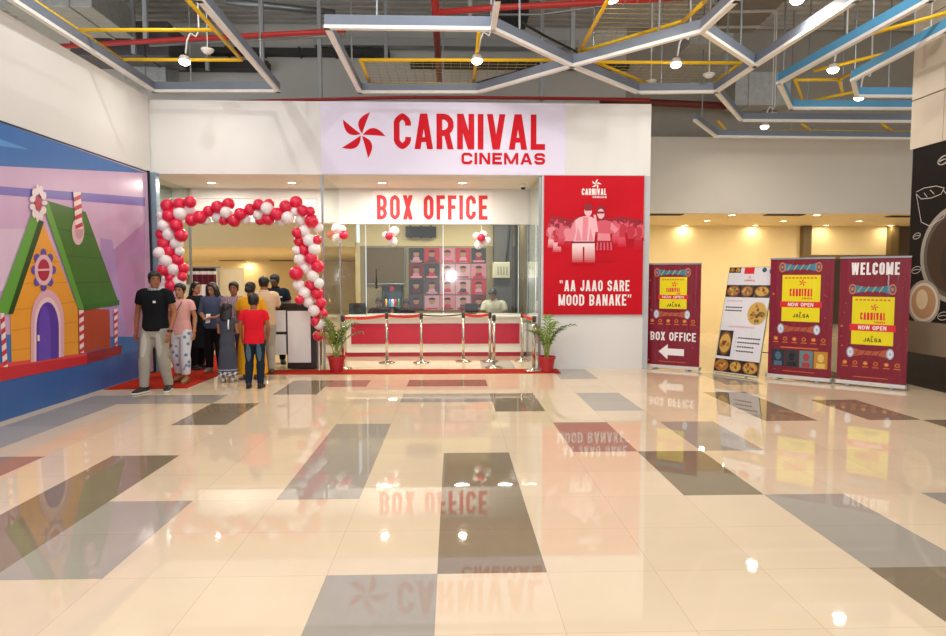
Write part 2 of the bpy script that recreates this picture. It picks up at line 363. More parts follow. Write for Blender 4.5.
# ---------------------------------------------------------------- shop glazing
def pane(name, lo, hi, frame_pts, gm=GLASS):
    m = MB(); m.box(lo, hi, gm)
    for a, b, w in frame_pts: m.bar(a, b, w, w, ALU, up=V((0,1,0)) if abs(b[2]-a[2]) > abs(b[1]-a[1]) else V((0,0,1)))
    return struct(name, m)
pane('window_1', (-5.31,11.42,.02), (-5.30,13.15,3.43), [((-5.3,11.4,0), (-5.3,11.4,3.43), .05), ((-5.3,13.15,0), (-5.3,13.15,3.43), .04)])
pane('window_2', (-2.30,11.42,.02), (-2.288,13.12,3.43), [((-2.29,11.4,0), (-2.29,11.4,3.43), .035), ((-2.29,13.12,0), (-2.29,13.12,3.43), .03)])
pane('window_3', (1.53,11.42,.02), (1.54,13.12,3.43), [((1.545,11.4,0), (1.545,11.4,3.43), .04), ((1.54,13.15,0), (1.54,13.15,3.43), .035)])
m = MB()
bx = [-2.27, -1.78, -.2, 1.35, 1.53]
for a, b in zip(bx[:-1], bx[1:]): m.box((a+.006,13.2,.86), (b-.006,13.21,2.72), GLASSB)
for x in bx[1:-1]: m.bar((x,13.205,.86), (x,13.205,2.72), .016, .016, CHROME, up=V((0,1,0)))
h = at_y(376, 279, 13.16)
m.tube([(h.x,13.16,h.z-.2), (h.x,13.16,h.z+.2)], .022, CHROME); struct('window_4', m)
# post at the end of the printed wall
m = MB(); m.box((-5.2,11.15,0), (-5.15,11.19,3.45), BLACK); m.box((-5.2,11.2,0), (-5.06,11.33,3.43), mat('pale_blue_metal', '#8fa6b4', .3, .4)); struct('trim_1', m)
m = MB(); m.box((3.40,11.335,0), (3.49,11.35,3.43), mat('pale_grey_trim', '#b9bcc0', .4)); struct('trim_2', m)
# ---------------------------------------------------------------- signs on the shop front
SIGNR = mat('sign_red_vinyl', '#cc0a20', .6, spec=.2)
A0 = Art((0, FY-.012, 0), (1,0,0), (0,0,1))
p0 = A0.px(320.5, 101.5); p1 = A0.px(565.5, 174.5)
sg = thing('cinema_fascia_sign', 'wide pale lilac fascia sign with red CARNIVAL CINEMAS lettering above the entrance', 'sign', (0, FY-.012, 3.43), world=True)
m = MB(); m.box((p0[0],FY-.012,3.44), (p1[0],FY,4.678), mat('lilac_white_vinyl', '#e2dcf2', .5, var=.015)); m.build('sign_panel', sg)
def piece(name, parent, plane_y, fn, label=None, step=.0012):
    a = Art((0, plane_y, 0), (1,0,0), (0,0,1), step); fn(a); o = a.mb.build(name, parent)
    if label: o['label'] = label
    return o
def word(a, txt, x0, y0, x1, y1, m, t, gap, k=1, deep=0.0):
    """fit a word into the pixel box, on the sign's own plane"""
    b = a.px(x0, y1); c = a.px(x1, y0); a.text(txt, b[0], b[1], c[0]-b[0], c[1]-b[1], m, k, t, gap, deep)
def lg(a):
    c = a.px(361.7, 134.8); r = a.px(385.5, 134.8); a.pinwheel(c[0], c[1], r[0]-c[0], SIGNR, 4, .005)
piece('logo', sg, FY-.012, lg, 'red five petal pinwheel')
piece('lettering', sg, FY-.012, lambda a: word(a, 'CARNIVAL', 393.9, 114.6, 545.2, 149, SIGNR, .165, .1, 4, .005), 'red word CARNIVAL')
piece('lettering', sg, FY-.012, lambda a: word(a, 'CINEMAS', 461.4, 153.2, 545.2, 164.3, SIGNR, .235, .18, 4, .005), 'small red word CINEMAS')

bo = thing('box_office_sign', 'white header board with red BOX OFFICE lettering above the ticket counter', 'sign', (-.35, 13.1, 2.72), world=True)
m = MB(); m.box((-2.3,13.1,2.72), (1.6,13.2,3.43), WHITE); m.build('header_board', bo)
a = Art((0,13.098,0), (1,0,0), (0,0,1)); p = a.px(373, 225.5); q = a.px(492, 191)
a.rect(p[0], 2.73, q[0], 3.4, mat('pale_print_vinyl', '#e9e4e4', .45)); a.mb.build('print_panel', bo)
piece('lettering', bo, 13.096, lambda a: word(a, 'BOX OFFICE', 377, 195.5, 487.5, 219.5, hexmat('#c9202f', .6), .155, .12, 3, .004), 'red words BOX OFFICE')

# ---------------------------------------------------------------- red film poster with the crowd
RP = mat('red_poster_print', '#c60a20', .6, var=.02, spec=.2)
pl, pr = A0.px(543.3, 175.5)[0], 3.39
po = thing('cinema_poster', 'large red poster with white slogan and a crowd in pink tones', 'poster', (2.5, FY-.03, .95), world=True)
zt, zb_ = 3.44, A0.px(594, 315.3)[1]
m = MB(); m.box((pl,FY-.03,zb_), (pr,FY-.001,zt), mat('poster_edge', '#b9b0b0', .4)); m.build('backing_board', po)
a = Art((0,FY-.031,0), (1,0,0), (0,0,1)); a.rect(pl+.012, zb_+.012, pr-.012, zt-.012, RP)
def pz(x, y): return (540+x/4.236, 170+y/4.236)     # poster picture, traced in a magnified view
def E(x, y, rx, ry, m, k, **kw):
    c = a.px(*pz(x, y)); s = 1/4.236/56.4; a.oval(c[0], c[1], rx*s, ry*s, m, k, **kw)
def Pg(pts, m, k): a.pxpoly([pz(*q) for q in pts], m, k)
tones = [hexmat(h, .4) for h in ('#8e0f22', '#a81528', '#c0283c', '#d8566a', '#e88a98', '#f3bcc4', '#fae6e8')]
def fade(x0, x1, y0, y1, c0, k, n=7, sp=.0):
    """cloth printed so that it runs out into the poster's red"""
    A_, B_ = rgb(c0), rgb('#c60a20')
    for q in range(n):
        u, v = q/n, (q+1)/n; f = (q/(n-1))**1.2; m_ = mat('poster_fade_%s_%d' % (c0.lstrip('#'), q), tuple(A_[z]+(B_[z]-A_[z])*f for z in range(3))+(1,), .6, spec=.2)
        Pg([(x0-sp*u,y0+(y1-y0)*u),(x1+sp*u,y0+(y1-y0)*u),(x1+sp*v,y0+(y1-y0)*v),(x0-sp*v,y0+(y1-y0)*v)], m_, k)
TH = ['#8e0f22','#a81528','#c0283c','#d8566a','#e88a98','#f3bcc4','#fae6e8']
def fig(x, y, h, tt, k, legs=None, sk=4, dark=0, w=1.0):
    """a standing figure of the printed crowd: head top at (x, y), height h in magnified pixels"""
    u = h/7.5*w; sg_ = 1 if int(x) % 2 else -1
    Pg([(x-u*.3,y+u*1.15),(x+u*.3,y+u*1.15),(x+u*.8,y+u*1.4),(x+u*.95,y+u*1.8),(x+u*.7,y+u*2.4),(x+u*.62,y+u*3.7),(x-u*.62,y+u*3.7),(x-u*.7,y+u*2.4),(x-u*.95,y+u*1.8),(x-u*.8,y+u*1.4)], tones[tt], k)
    Pg([(x+sg_*u*.75,y+u*1.45),(x+sg_*u*1.05,y+u*1.8),(x+sg_*u*1.15,y+u*2.8),(x+sg_*u*.5,y+u*3.3),(x+sg_*u*.45,y+u*3.0),(x+sg_*u*.85,y+u*2.6)], tones[sk], k+1)
    fade(x-u*.66, x+u*.66, y+u*3.6, y+u*(5.6+.5*math.sin(x)), TH[max(1, tt-1) if legs is None else legs], k, 6, u*.2)
    E(x, y+u*.6, u*.40, u*.58, tones[sk], k+2); E(x, y+u*.33, u*.45, u*.36, tones[dark], k+3); E(x-sg_*u*.3, y+u*.6, u*.16, u*.35, tones[dark], k+3)
for i, x in enumerate(range(52, 430, 17)):
    fig(x, 196+(i*37 % 17), 130, 1+(i*5 % 3), 2, sk=2+(i % 2), w=1.0)
for i, (x, y, tt, lgs) in enumerate([(50,215,4,5),(92,210,3,3),(118,222,4,2),(346,205,2,3),(385,212,2,1),(415,218,2,2),(320,200,3,3),(72,228,2,5)]):
    fig(x, y, 165, tt, 6, legs=lgs, sk=3)
# the pair in front
Pg([(150,212),(162,203),(186,196),(216,198),(228,206),(234,262),(229,305),(142,305),(138,262)], tones[5], 10); Pg([(160,240),(176,300),(150,300)], tones[4], 10); Pg([(212,240),(226,300),(206,302)], tones[4], 10)
Pg([(182,200),(206,200),(198,300),(178,300)], tones[4], 11)
Pg([(148,210),(126,255),(122,300),(142,302),(152,262)], tones[4], 11)
fade(136, 180, 305, 400, TH[6], 10, 10, 1); fade(188, 231, 305, 400, TH[6], 11, 10, 1); fade(176, 192, 305, 326, TH[6], 11, 2, 0)
Pg([(134,303),(232,303),(232,311),(134,311)], tones[0], 12)
E(203, 174, 16, 23, tones[5], 12); E(203, 156, 18, 13, tones[0], 13); Pg([(188,164),(219,164),(217,173),(190,173)], tones[0], 14)
Pg([(240,218),(276,212),(314,222),(316,262),(298,272),(240,268)], tones[3], 10); Pg([(244,268),(296,270),(298,300),(242,300)], tones[4], 10)
fade(238, 306, 300, 385, TH[1], 10, 8, 12); [Pg([(240+14*q,306),(247+14*q,306),(245+15*q,340),(237+15*q,340)], tones[3], 12) for q in range(5)]; Pg([(302,222),(332,250),(318,268),(296,250)], tones[4], 11); Pg([(226,190),(236,190),(246,262),(234,262)], tones[5], 12)
E(257, 186, 15, 21, tones[5], 12); E(257, 168, 19, 15, tones[0], 11); Pg([(241,176),(273,176),(271,185),(243,185)], tones[0], 14)
WP = hexmat('#f4eeee', .4)
c = a.px(596.2, 184); a.pinwheel(c[0], c[1], .09, WP, 2)
word(a, 'CARNIVAL', 581.8, 188.6, 606.5, 195, WP, .165, .1, 2); word(a, 'CINEMAS', 592.5, 196.2, 606.5, 198, WP, .24, .15, 2)
word(a, '\u201cAA JAAO SARE', 559.5, 280.3, 629.5, 291.2, WP, .155, .12, 2); word(a, 'MOOD BANAKE\u201d', 558.4, 294.4, 631.5, 305.6, WP, .155, .12, 2)
a.mb.build('poster_print', po)

# ---------------------------------------------------------------- printed hoarding along the left wall: a candy house
mu = thing('printed_hoarding', 'wall-long printed mural of an orange candy house with green roof', 'mural', (-5.17, 9, 0), world=True)
m = MB(); m.box((-5.2,2.5,.0), (-5.17,11.14,3.44), mat('hoarding_edge', '#22201f', .5)); m.build('frame', mu)
a = Art((-5.169,0,0), (0,1,0), (0,0,1))
def HM(h): return mat('vinyl_'+h.lstrip('#'), h, .3, var=.06, scale=1.3, bump=.12, bscale=2.2, stretch=(1,2.5,.5))
a.rect(2.52, .03, 11.13, 3.415, HM('#c7a5c6'))
a.pxpoly([(-190,157),(144.8,173),(144.6,172.6),(-190,56)], HM('#2f68ad'), 2); a.pxpoly([(-190,120),(30,150),(-190,70)], HM('#4f8fcb'), 3)
a.pxpoly([(-190,228),(40,229),(20,290),(-190,300)], HM('#d3bad2'), 2)
a.pxpoly([(104,258),(144.8,222),(144.8,345),(112,345)], HM('#b083b0'), 2); a.pxpoly([(100,238),(112,240),(128,345),(104,345)], HM('#ab8fc4'), 3)
a.pxpoly([(-190,171.5),(144.8,197.5),(144.8,206),(-190,180)], HM('#6f62b0'), 3)
yb = lambda x: 424.5-.335*x if x > 0 else 424.5-.335*x
a.pxpoly([(-190,331),(144.8,337),(144.8,375),(-190,486)], HM('#3a70b0'), 4)
a.pxpoly([(-190,400),(144.8,350),(144.8,375.5),(-190,487)], HM('#315f9e'), 5)
OR, OR2, GR, GL, GD = HM('#e39a35'), HM('#d08a2c'), HM('#3c6f2c'), HM('#5c9a3a'), HM('#24461d')
a.pxpoly([(77,308),(109,309.5),(110,347),(78,354)], HM('#a8442f'), 6)
a.pxpoly([(42,222),(77,308),(78,354),(11,365.5),(9.5,313)], OR, 7)
for y in (262, 283, 304, 324, 344):
    if y > 300: a.pxpoly([(10,y+6),(77.6,y-3),(77.6,y-2),(10,y+7.2)], OR2, 8)
    else: a.pxpoly([(42-(y-222)*.38,y),(42+(y-222)*.4,y-1),(42+(y-222)*.4,y),(42-(y-222)*.38,y+1.2)], OR2, 8)
a.pxpoly([(46,200.5),(85,212),(118.5,304),(82,309.5)], GR, 9)
for u in (.25, .5, .75): a.pxpoly([(46+36*u,200.5+109*u),(85+33.5*u,212+92*u),(85+33.5*u,213.2+92*u),(46+36*u,202+109*u)], HM('#31602a'), 10)
a.pxpoly([(82,305),(118.5,300),(118.5,305),(82,310.5)], HM('#2f6526'), 10)
a.pxpoly([(44,211),(47,201),(83,309),(77.5,309)], GL, 11)
a.pxpoly([(36,219),(43,222),(12,314),(6,314)], GD, 10); a.pxpoly([(31,213),(38,219),(6.5,314.5),(-5,312)], GL, 11)
AR = lambda l, t, r, bl, br, n=14: [(l,bl)]+[((l+r)/2+(r-l)/2*math.cos(PI-PI*i/n), (t+(bl-t)*.45)-(bl-t)*.45*math.sin(PI*i/n)) for i in range(n+1)]+[(r,br)]
a.pxpoly(AR(29.7,289.5,63,362.3,356.5), HM('#d9a7b3'), 12); a.pxpoly(AR(33,297,59.5,361.7,357.1), HM('#e8c8cc'), 13); a.pxpoly(AR(35,302,57.5,361.3,357.5), HM('#54389c'), 14); a.pxpoly(AR(37.5,306,49,360.8,358.9), HM('#6446ae'), 15)
for cx, cy in [(36.8, 338)]: a.pxpoly([(cx-1,cy-3),(cx+1.2,cy-3),(cx+1.2,cy+3),(cx-1,cy+3)], HM('#e9d8c8'), 16)
def blob(x, y, rx, ry, m, k, n=18): a.pxpoly([(x+rx*math.cos(2*PI*i/n), y+ry*math.sin(2*PI*i/n)) for i in range(n)], m, k)
for i in range(8): blob(42.4+9.5*math.cos(PI/4*i), 270+17*math.sin(PI/4*i), 3, 4.4, HM('#5b4aa0'), 12)
blob(42.4, 270, 9, 15.5, HM('#dcb2bd'), 13); blob(42.4, 270, 6, 11, HM('#a82740'), 14); a.pxpoly([(36,269),(49,268.6),(49,270.4),(36,271)], HM('#dcb2bd'), 15)
for i in range(11): t = 2*PI*i/11; blob(37+6.2*math.cos(t), 203+13.5*math.sin(t), 1.5+1.4*abs(math.cos(t)), 2.2+3.4*abs(math.sin(t)), HM('#e6d3d6'), 16)
blob(36.6, 203, 3.4, 6.8, HM('#b32a35'), 17)
blob(77, 231, 6.2, 14, HM('#dcb6bf'), 12); blob(78, 229, 4.5, 10, HM('#c898a4'), 13)
def cane(x0t, x1t, yt, x0b, x1b, y0b, k, n=4):
    a.pxpoly([(x0t,yt),(x1t,yt),(x1b,y0b),(x0b,y0b)], HM('#ead7d6'), k)
    for i in range(n):
        u0, u1 = (i+.25)/n, (i+.7)/n; f = lambda l, r, u: l+(r-l)*u; s = .35/n
        a.pxpoly([(f(x0t,x0b,u0+s if u0+s < 1 else 1), f(yt,y0b,u0+s)), (f(x1t,x1b,u0), f(yt,y0b,u0)), (f(x1t,x1b,u1), f(yt,y0b,u1)), (f(x0t,x0b,min(1,u1+s)), f(yt,y0b,min(1,u1+s)))], HM('#c43242'), k+1)
cane(72, 79.5, 192, 74.5, 81.5, 229, 14); cane(77.8, 82.6, 310, 78.7, 82.8, 353, 12, 5); cane(113, 116.6, 309, 113.7, 116.4, 346, 12, 5); cane(-1, 3, 313, 1.5, 6.5, 367, 12, 5)
a.pxpoly([(-190,386),(86,353),(86,363.8),(-190,420)], HM('#c22c36'), 9); a.pxpoly([(-190,386),(86,353),(86,356),(-190,394)], HM('#d94848'), 10)
a.pxpoly([(86,353),(121.6,345),(120,354),(86,363.8)], HM('#8c2432'), 9)
a.mb.build('mural_print', mu)

# ---------------------------------------------------------------- chalk coffee mural on the right wall
co = thing('coffee_mural', 'dark coffee mural with cups and white chalk drawings on the side wall', 'mural', (7.05, 8, 1), world=True)
a = Art((7.045,0,0), (0,-1,0), (0,0,1))
m = MB(); m.box((7.045,2.0,.98), (7.06,9.72,3.6), BLACK); m.build('backing_board', co)
a.rect(-9.715, .985, -2.0, 3.595, mat('chalkboard_print', '#191210', .6, spec=.2))
CHK = hexmat('#cfc8c0', .5); CUP = hexmat('#a39a8c', .45); CUPI = hexmat('#5a5148', .35); COF = hexmat('#3a2418', .3); CRE = hexmat('#b98d63', .4); CRE2 = hexmat('#e0c9a4', .4)
def uvx(x, y): return a.px(x, y)
def ring(c, r, w, m, k, n=36, rot=0., sq=1.):
    for i in range(n):
        t0, t1 = 2*PI*i/n, 2*PI*(i+1)/n; q = lambda R, t: (c[0]+R*math.cos(t), c[1]+R*sq*math.sin(t))
        a.poly([q(r,t0), q(r,t1), q(r-w,t1), q(r-w,t0)], m, k)
c = uvx(957, 254); ring(c, .70, .07, CUP, 3); a.oval(c[0], c[1], .63, .63, CUPI, 2); a.oval(c[0], c[1], .57, .57, COF, 4); a.oval(c[0]+.1, c[1]-.12, .4, .38, hexmat('#2a1811', .3), 5)
c = uvx(921, 302); c = (max(c[0], -9.36), c[1]); a.oval(c[0], c[1], .33, .33, CUP, 6); a.oval(c[0], c[1], .29, .29, hexmat('#d6ccbe', .4), 7); a.oval(c[0], c[1], .25, .25, CRE, 8); a.oval(c[0]-.03, c[1]+.04, .12, .15, CRE2, 9)
def sk(pts, w=.010): a.line([uvx(*p) for p in pts], w, CHK, 10)
sk([(917,192),(925,188),(937,186),(945,188),(942,194),(932,198),(922,199),(917,194)]); sk([(917,194),(922,222),(930,226),(944,218),(948,210)]); sk([(944,190),(949,196),(948,210)])
sk([(925,193),(928,197)]); sk([(931,190),(935,194)])
def bean(x, y, r):
    c = uvx(x, y); pts = [(c[0]+r*math.cos(t)+.3*r*math.sin(t), c[1]+.6*r*math.sin(t)) for t in (2*PI*i/14 for i in range(15))]; a.line(pts, .009, CHK, 10)
    a.line([(c[0]-r*.8, c[1]-.1*r), (c[0], c[1]+.1*r), (c[0]+r*.8, c[1]+.05*r)], .009, CHK, 10)
for x, y, r in ((917.5,236,.075),(917,270,.09),(944,160,.1),(944,316,.1),(975,180,.1),(990,300,.1)): bean(x, y, r)
for x in (-6.6, -5.2, -3.6): ring((x, 2.2), .5, .06, CUP, 3); a.oval(x, 2.2, .44, .44, COF, 2); bean(945, 160, .1)
a.mb.build('mural_print', co)

# ---------------------------------------------------------------- roll-up banners
def vin(h): return mat('banner_'+h.lstrip('#'), h, .16, var=.03, bump=.9, bscale=2.5, stretch=(6,6,.5))
MAR, BY, BR, BW, BK = vin('#7d1029'), vin('#e8d800'), vin('#d8232c'), vin('#efe9ea'), vin('#1d1512')
def dholak(a, x, y, w, h, cols, k):
    """a two-headed drum lying on its side"""
    a.poly([(x+w*.1,y-h*.42),(x+w*.35,y-h*.2),(x+w*.65,y-h*.2),(x+w*.9,y-h*.42),(x+w*.9,y+h*.42),(x+w*.65,y+h*.2),(x+w*.35,y+h*.2),(x+w*.1,y+h*.42)], cols[0], k)
    for i in range(4): a.line([(x+w*(.2+.15*i),y-h*.26),(x+w*(.28+.15*i),y+h*.26)], .012, cols[1], k+1)
    for q, r in ((.08, 1.0), (.92, 1.0)):
        a.oval(x+w*q, y, h*.3, h*.5, cols[2], k+2); a.oval(x+w*q, y, h*.2, h*.37, cols[3], k+3); a.oval(x+w*q, y, h*.1, h*.18, cols[2], k+4)
DR1 = [vin('#2f7f9a'), vin('#c9b13a'), vin('#d07a2a'), vin('#28508c')]; DR2 = [vin('#b0563a'), vin('#7d2a22'), vin('#a9b4cc'), vin('#dfe3ea')]
ORG = vin('#d6702a')
def ad(a, w, h, dtop, ytop, ybot, x0, x1, band, logo_y, car, jal, dlow, icons):
    """the common advert: drum, yellow card, red band, lower drum and icon row; all in fractions from the top"""
    Y = lambda f: h*(1-f); X = lambda f: w*f
    dholak(a, X(.14), Y(dtop), X(.68), h*.085, DR1, 3)
    a.rect(X(x0), Y(ybot), X(x1), Y(ytop), BY, 2); a.rect(X(x0-.03), Y(band[1]), X(x1+.03), Y(band[0]), BR, 3)
    bw = (band[1]-band[0])*h
    a.text('NOW OPEN', X(.5-.2), Y(band[1])+bw*.2, X(.4), bw*.6, BW, 4, .18, .14)
    for i in range(9): a.rect(X(x0+.04+(x1-x0-.08)*i/9), Y(ytop+.032), X(x0+.04+(x1-x0-.08)*(i+.7)/9), Y(ytop+.018), ORG, 3)
    a.pinwheel(X(.52), Y(logo_y), w*.065, BR, 3); ch = car[1]-car[0]
    a.text('CARNIVAL', X(x0+.12), Y(car[1]), X(x1-x0-.24), ch*h, BR, 3, .165, .1); a.text('CINEMAS', X(x0+.32), Y(car[1]+.024), X(x1-x0-.44), h*.014, BR, 3, .24, .15)
    a.text('JALSA', X(.38), Y(jal), X(.26), h*.03, BK, 3, .2, .16); a.pinwheel(X(.5), Y(jal-.042), w*.025, BK, 3)
    dholak(a, X(.14), Y(dlow), X(.68), h*.085, DR2, 3)
    for i in range(6):
        c = (X(.12+.15*i), Y(icons)); a.oval(c[0], c[1], w*.035, w*.035, ORG, 3); a.oval(c[0], c[1], w*.02, w*.02, MAR, 4) if i % 2 else a.rect(c[0]-w*.02, c[1]-w*.012, c[0]+w*.02, c[1]+w*.012, vin('#e3a25a'), 4)
        a.rect(c[0]-w*.045, c[1]-w*.07, c[0]+w*.045, c[1]-w*.055, ORG, 3)
    a.rect(X(.25), Y(.965), X(.75), Y(.96), ORG, 3)
    random.seed(int(dtop*1000)); 
    for i in range(16):
        x, y, r = random.random(), random.random(), .006+.012*random.random()
        if x0-.08 < x < x1+.08: x = .05+.06*random.random() if i % 2 else .86+.08*random.random()
        a.oval(X(x), Y(y), r, r, vin(['#a3305a','#a84a3a','#5a2a6a','#c06a3a'][i % 4]), 2, n=8)
def rollup(name_label, bl, br, ztop, kind):
    L, R = at_z(*bl, 0), at_z(*br, 0); U = (R-L); w = U.length; U.normalize(); c = (L+R)/2
    t = thing('rollup_banner', name_label, 'banner', c, group='maroon roll-up banners', world=True)
    n = U.cross(V((0,0,1))); w2 = w-.03; h = ztop-.075
    M = Matrix.Translation(c) @ Matrix(((U.x,-n.x,0,0),(U.y,-n.y,0,0),(0,0,1,0),(0,0,0,1)))
    m = MB(); m.box((-w/2,-.055,.02), (w/2,.055,.075), mat('white_silver_aluminium', '#d9d7d2', .3, .3), M); m.box((-w/2-.006,-.057,.018), (-w/2+.02,.057,.078), BLACK if False else ALU, M); m.box((w/2-.02,-.057,.018), (w/2+.006,.057,.078), ALU, M); bc = m.build('base_cassette', t, bevel=.006)
    for s in (-1, 1):
        m = MB(); m.box((s*w*.3-.025,-.14,0), (s*w*.3+.025,.14,.02), ALU, M); m.build('foot', bc, bevel=.004)
    m = MB(); m.box((-w2/2-.005,-.012,ztop-.02), (w2/2+.005,.014,ztop+.006), ALU, M); m.build('top_rail', t)
    m = MB(); m.tube([M @ V((0,.035,.05)), M @ V((0,.012,ztop-.01))], .012, ALU); m.build('support_pole', t)
    O = c-U*w2/2+V((0,0,.07)); a = Art(O, U, (0,0,1)); a.slab(w2, h, .003, MAR); a.rect(0, 0, w2, h, MAR, .5)
    Y = lambda f: h*(1-f); X = lambda f: w2*f
    if kind == 'box':
        ad(a, w2, h, .085, .13, .44, .25, .75, (.305,.345), .20, (.235,.275), .42, .495, .56)
        a.text('BOX OFFICE', X(.09), Y(.755), X(.84), h*.085, BW, 5, .165, .11)
        a.poly([(X(.25),Y(.865)),(X(.42),Y(.79)),(X(.42),Y(.832)),(X(.72),Y(.832)),(X(.72),Y(.898)),(X(.42),Y(.898)),(X(.42),Y(.94))], BW, 5)
    elif kind == 'stills':
        ad(a, w2, h, .075, .14, .535, .2, .8, (.365,.415), .205, (.255,.32), .50, .6, .685)
        for i, (c0, c1) in enumerate((('#1c2a3c','#4a6a80'),('#2a3038','#1a1a20'),('#5f7f86','#a8383c'),('#b8862c','#e0b860'))):
            x = .06+.225*i; a.rect(X(x), Y(.925), X(x+.21), Y(.78), vin(c0), 3); a.oval(X(x+.105), Y(.835), w2*.05, h*.035, vin(c1), 4); a.rect(X(x+.04), Y(.92), X(x+.17), Y(.88), vin(c1), 4)
        a.rect(X(.2), Y(.765), X(.8), Y(.755), ORG, 3)
    else:
        a.text('WELCOME', X(.17), Y(.14), X(.68), h*.098, BW, 5, .165, .1)
        ad(a, w2, h, .255, .315, .70, .2, .8, (.535,.59), .40, (.44,.50), .675, .765, .85)
    a.mb.build('print_panel', t)
    return t
rollup('maroon roll-up banner with BOX OFFICE and a white arrow', (644.5,367.5), (700,371.5), 1.89, 'box')
rollup('maroon roll-up banner with film stills, standing beside the menu board', (766.5,377.5), (831.5,383.5), 1.95, 'stills')
rollup('maroon roll-up banner headed WELCOME, next to the dark side wall', (835,383.5), (907,390.5), 1.95, 'welcome')

# ---------------------------------------------------------------- leaning menu board
L, R = at_z(713, 372, 0.02), at_z(757.5, 378, 0.02); U = (R-L).normalized(); w = (R-L).length; n = U.cross(V((0,0,1)))
me_ = thing('menu_board', 'tilted white menu board with food photographs between the maroon banners', 'menu board', (L+R)/2, world=True)
T = at_y(729.5, 267, 11.25); up = (V((0,0,1.8)) - n*.42); h = up.length; up.normalize()
a = Art(L+n*.0, U, up); a.slab(w, h, .02, mat('board_edge', '#7c8a52', .5)); PB = vin('#d9d8de'); a.rect(0.008, 0.012, w-.008, h-.008, PB)
Y = lambda f: h*(1-f); X = lambda f: w*f
foods = [vin(c) for c in ('#6b4425', '#a86a2c', '#caa04a', '#8a2f22', '#4f6a2a', '#2c1d14')]
def photo(x0, y0, x1, y1, seed, n=1):
    """a printed dish or two on a dark table"""
    random.seed(seed); a.rect(X(x0), Y(y1), X(x1), Y(y0), foods[5], 2); pw, ph = X(x1-x0), h*(y1-y0)
    for i in range(n):
        cx, cy = X(x0)+pw*(i+.5)/n, Y(y1)+ph*.5; rx, ry = pw/n*.47, ph*.46
        a.oval(cx, cy, rx, ry, foods[random.choice((0,1))], 3); a.oval(cx, cy, rx*.85, ry*.8, foods[random.choice((1,2))], 4)
        for q in range(9):
            t = random.random()*6.28; r = random.random()**.5*.6; a.oval(cx+rx*r*math.cos(t), cy+ry*r*math.sin(t), rx*.22, ry*.2, foods[(2,2,1,0,4,2,3,1,2)[q]], 5+q, n=12, rot=t)
photo(.0+.01, .006, .28, .055, 1, 2); a.rect(X(.36), Y(.065), X(.58), Y(.006), BR, 2); a.oval(X(.8), Y(.03), .04, .04, vin('#31506a'), 3); a.oval(X(.95), Y(.04), .03, .05, foods[5], 3)
a.pinwheel(X(.5), Y(.098), .025, BR, 2); a.text('CARNIVAL', X(.39), Y(.135), X(.24), h*.016, BR, 2, .2, .1)
photo(.01, .17, .34, .285, 2); photo(.34, .17, .64, .285, 3); photo(.64, .17, .99, .285, 4)
PK = vin('#d8788c')
def scr(x, y, n, m, sw=.03):
    for i in range(n): a.line([(X(x+i*.045),Y(y)),(X(x+i*.045+.018),Y(y-.012)),(X(x+i*.045+.032),Y(y+.004))], .007, m, 2)
scr(.06, .325, 8, PK); scr(.2, .565, 13, PK)
for y in (.375, .405): 
    for i in range(7): a.rect(X(.06+i*.055), Y(y+.012), X(.06+i*.055+.042), Y(y), BK, 2)
c = (X(.78), Y(.43)); a.oval(c[0], c[1], w*.21, h*.105, foods[2], 2)
random.seed(5)
for i in range(16): t = random.random()*6.28; r = random.random()**.5*.8; a.oval(c[0]+w*.19*r*math.cos(t), c[1]+h*.09*r*math.sin(t), .03, .02, foods[(1,4,0)[i % 3]], 3+i, n=10, rot=t)
photo(.02, .60, .33, .84, 6)
for y in (.655, .695, .735, .775): 
    a.oval(X(.41), Y(y+.006), .007, .007, BK, 2, n=8)
    for i in range(9 if y < .7 else 7): a.rect(X(.45+i*.055), Y(y+.012), X(.45+i*.055+.042), Y(y), BK, 2)
photo(.01, .865, .34, .985, 7); photo(.34, .865, .64, .985, 8); photo(.64, .865, .99, .985, 9)
a.mb.build('board', me_)
m = MB()
for x in (.12, w-.12): 
    p = L+U*x; top = p+up*h*.86-n*.03; q = p-n*.86; q.z = 0.0; m.tube([top, V((q.x,q.y,.01))], .014, BLACK)
m.tube([L+U*.12-n*.6+V((0,0,.35)), L+U*(w-.12)-n*.6+V((0,0,.35))], .008, BLACK)
o = m.build('easel_leg_frame', me_)
# ---------------------------------------------------------------- suspended ceiling channels
ZC = 4.80
def channel(label, pts, col, closed=False, rods=True, group='suspended ceiling channels', z=ZC):
    P = [at_z(x, y, z) for x, y in pts]; n = len(P); segs = [(P[i], P[(i+1) % n]) for i in range(n if closed else n-1)]
    t = thing('ceiling_channel', label, 'ceiling channel', P[0], group=group, world=True)
    hm, wm = MB(), MB()
    for a, b in segs: hm.bar(a+V((0,0,.045)), b+V((0,0,.045)), .06, .125, col, e=.03); wm.bar(a, b, .07, .045, PURE, e=.035)
    hm.build('housing', t); wm.build('white_edge', t)
    if rods:
        for i, (a, b) in enumerate(segs):
            p = a.lerp(b, .3)
            if p.y > 3.2 and p.y < 15.4:
                r = MB(); r.tube([p+V((0,0,.16)), V((p.x,p.y,7.62))], .014, ALU, n=6); r.build('hanger_rod', t)
    return t
channel('slate channel along the top of the plain side wall, ending above the mural', [(-60,-44),(154,92.5),(278,92.5),(200,2),(160,-44)], SLATE)
channel('slate hexagon channel directly above the red cinema logo', [(327,29),(493,31),(572,67.5),(479,93.5),(360,93.5)], SLATE, True)
channel('slate channel running towards the viewer from the hexagon above the logo', [(493,31),(498,0),(506,-50)], SLATE, rods=False)
channel('slate hexagon channel left open beside the lettering end of the fascia', [(572,67.5),(638,94),(716,93),(754.6,67.5),(702,33)], SLATE, True)
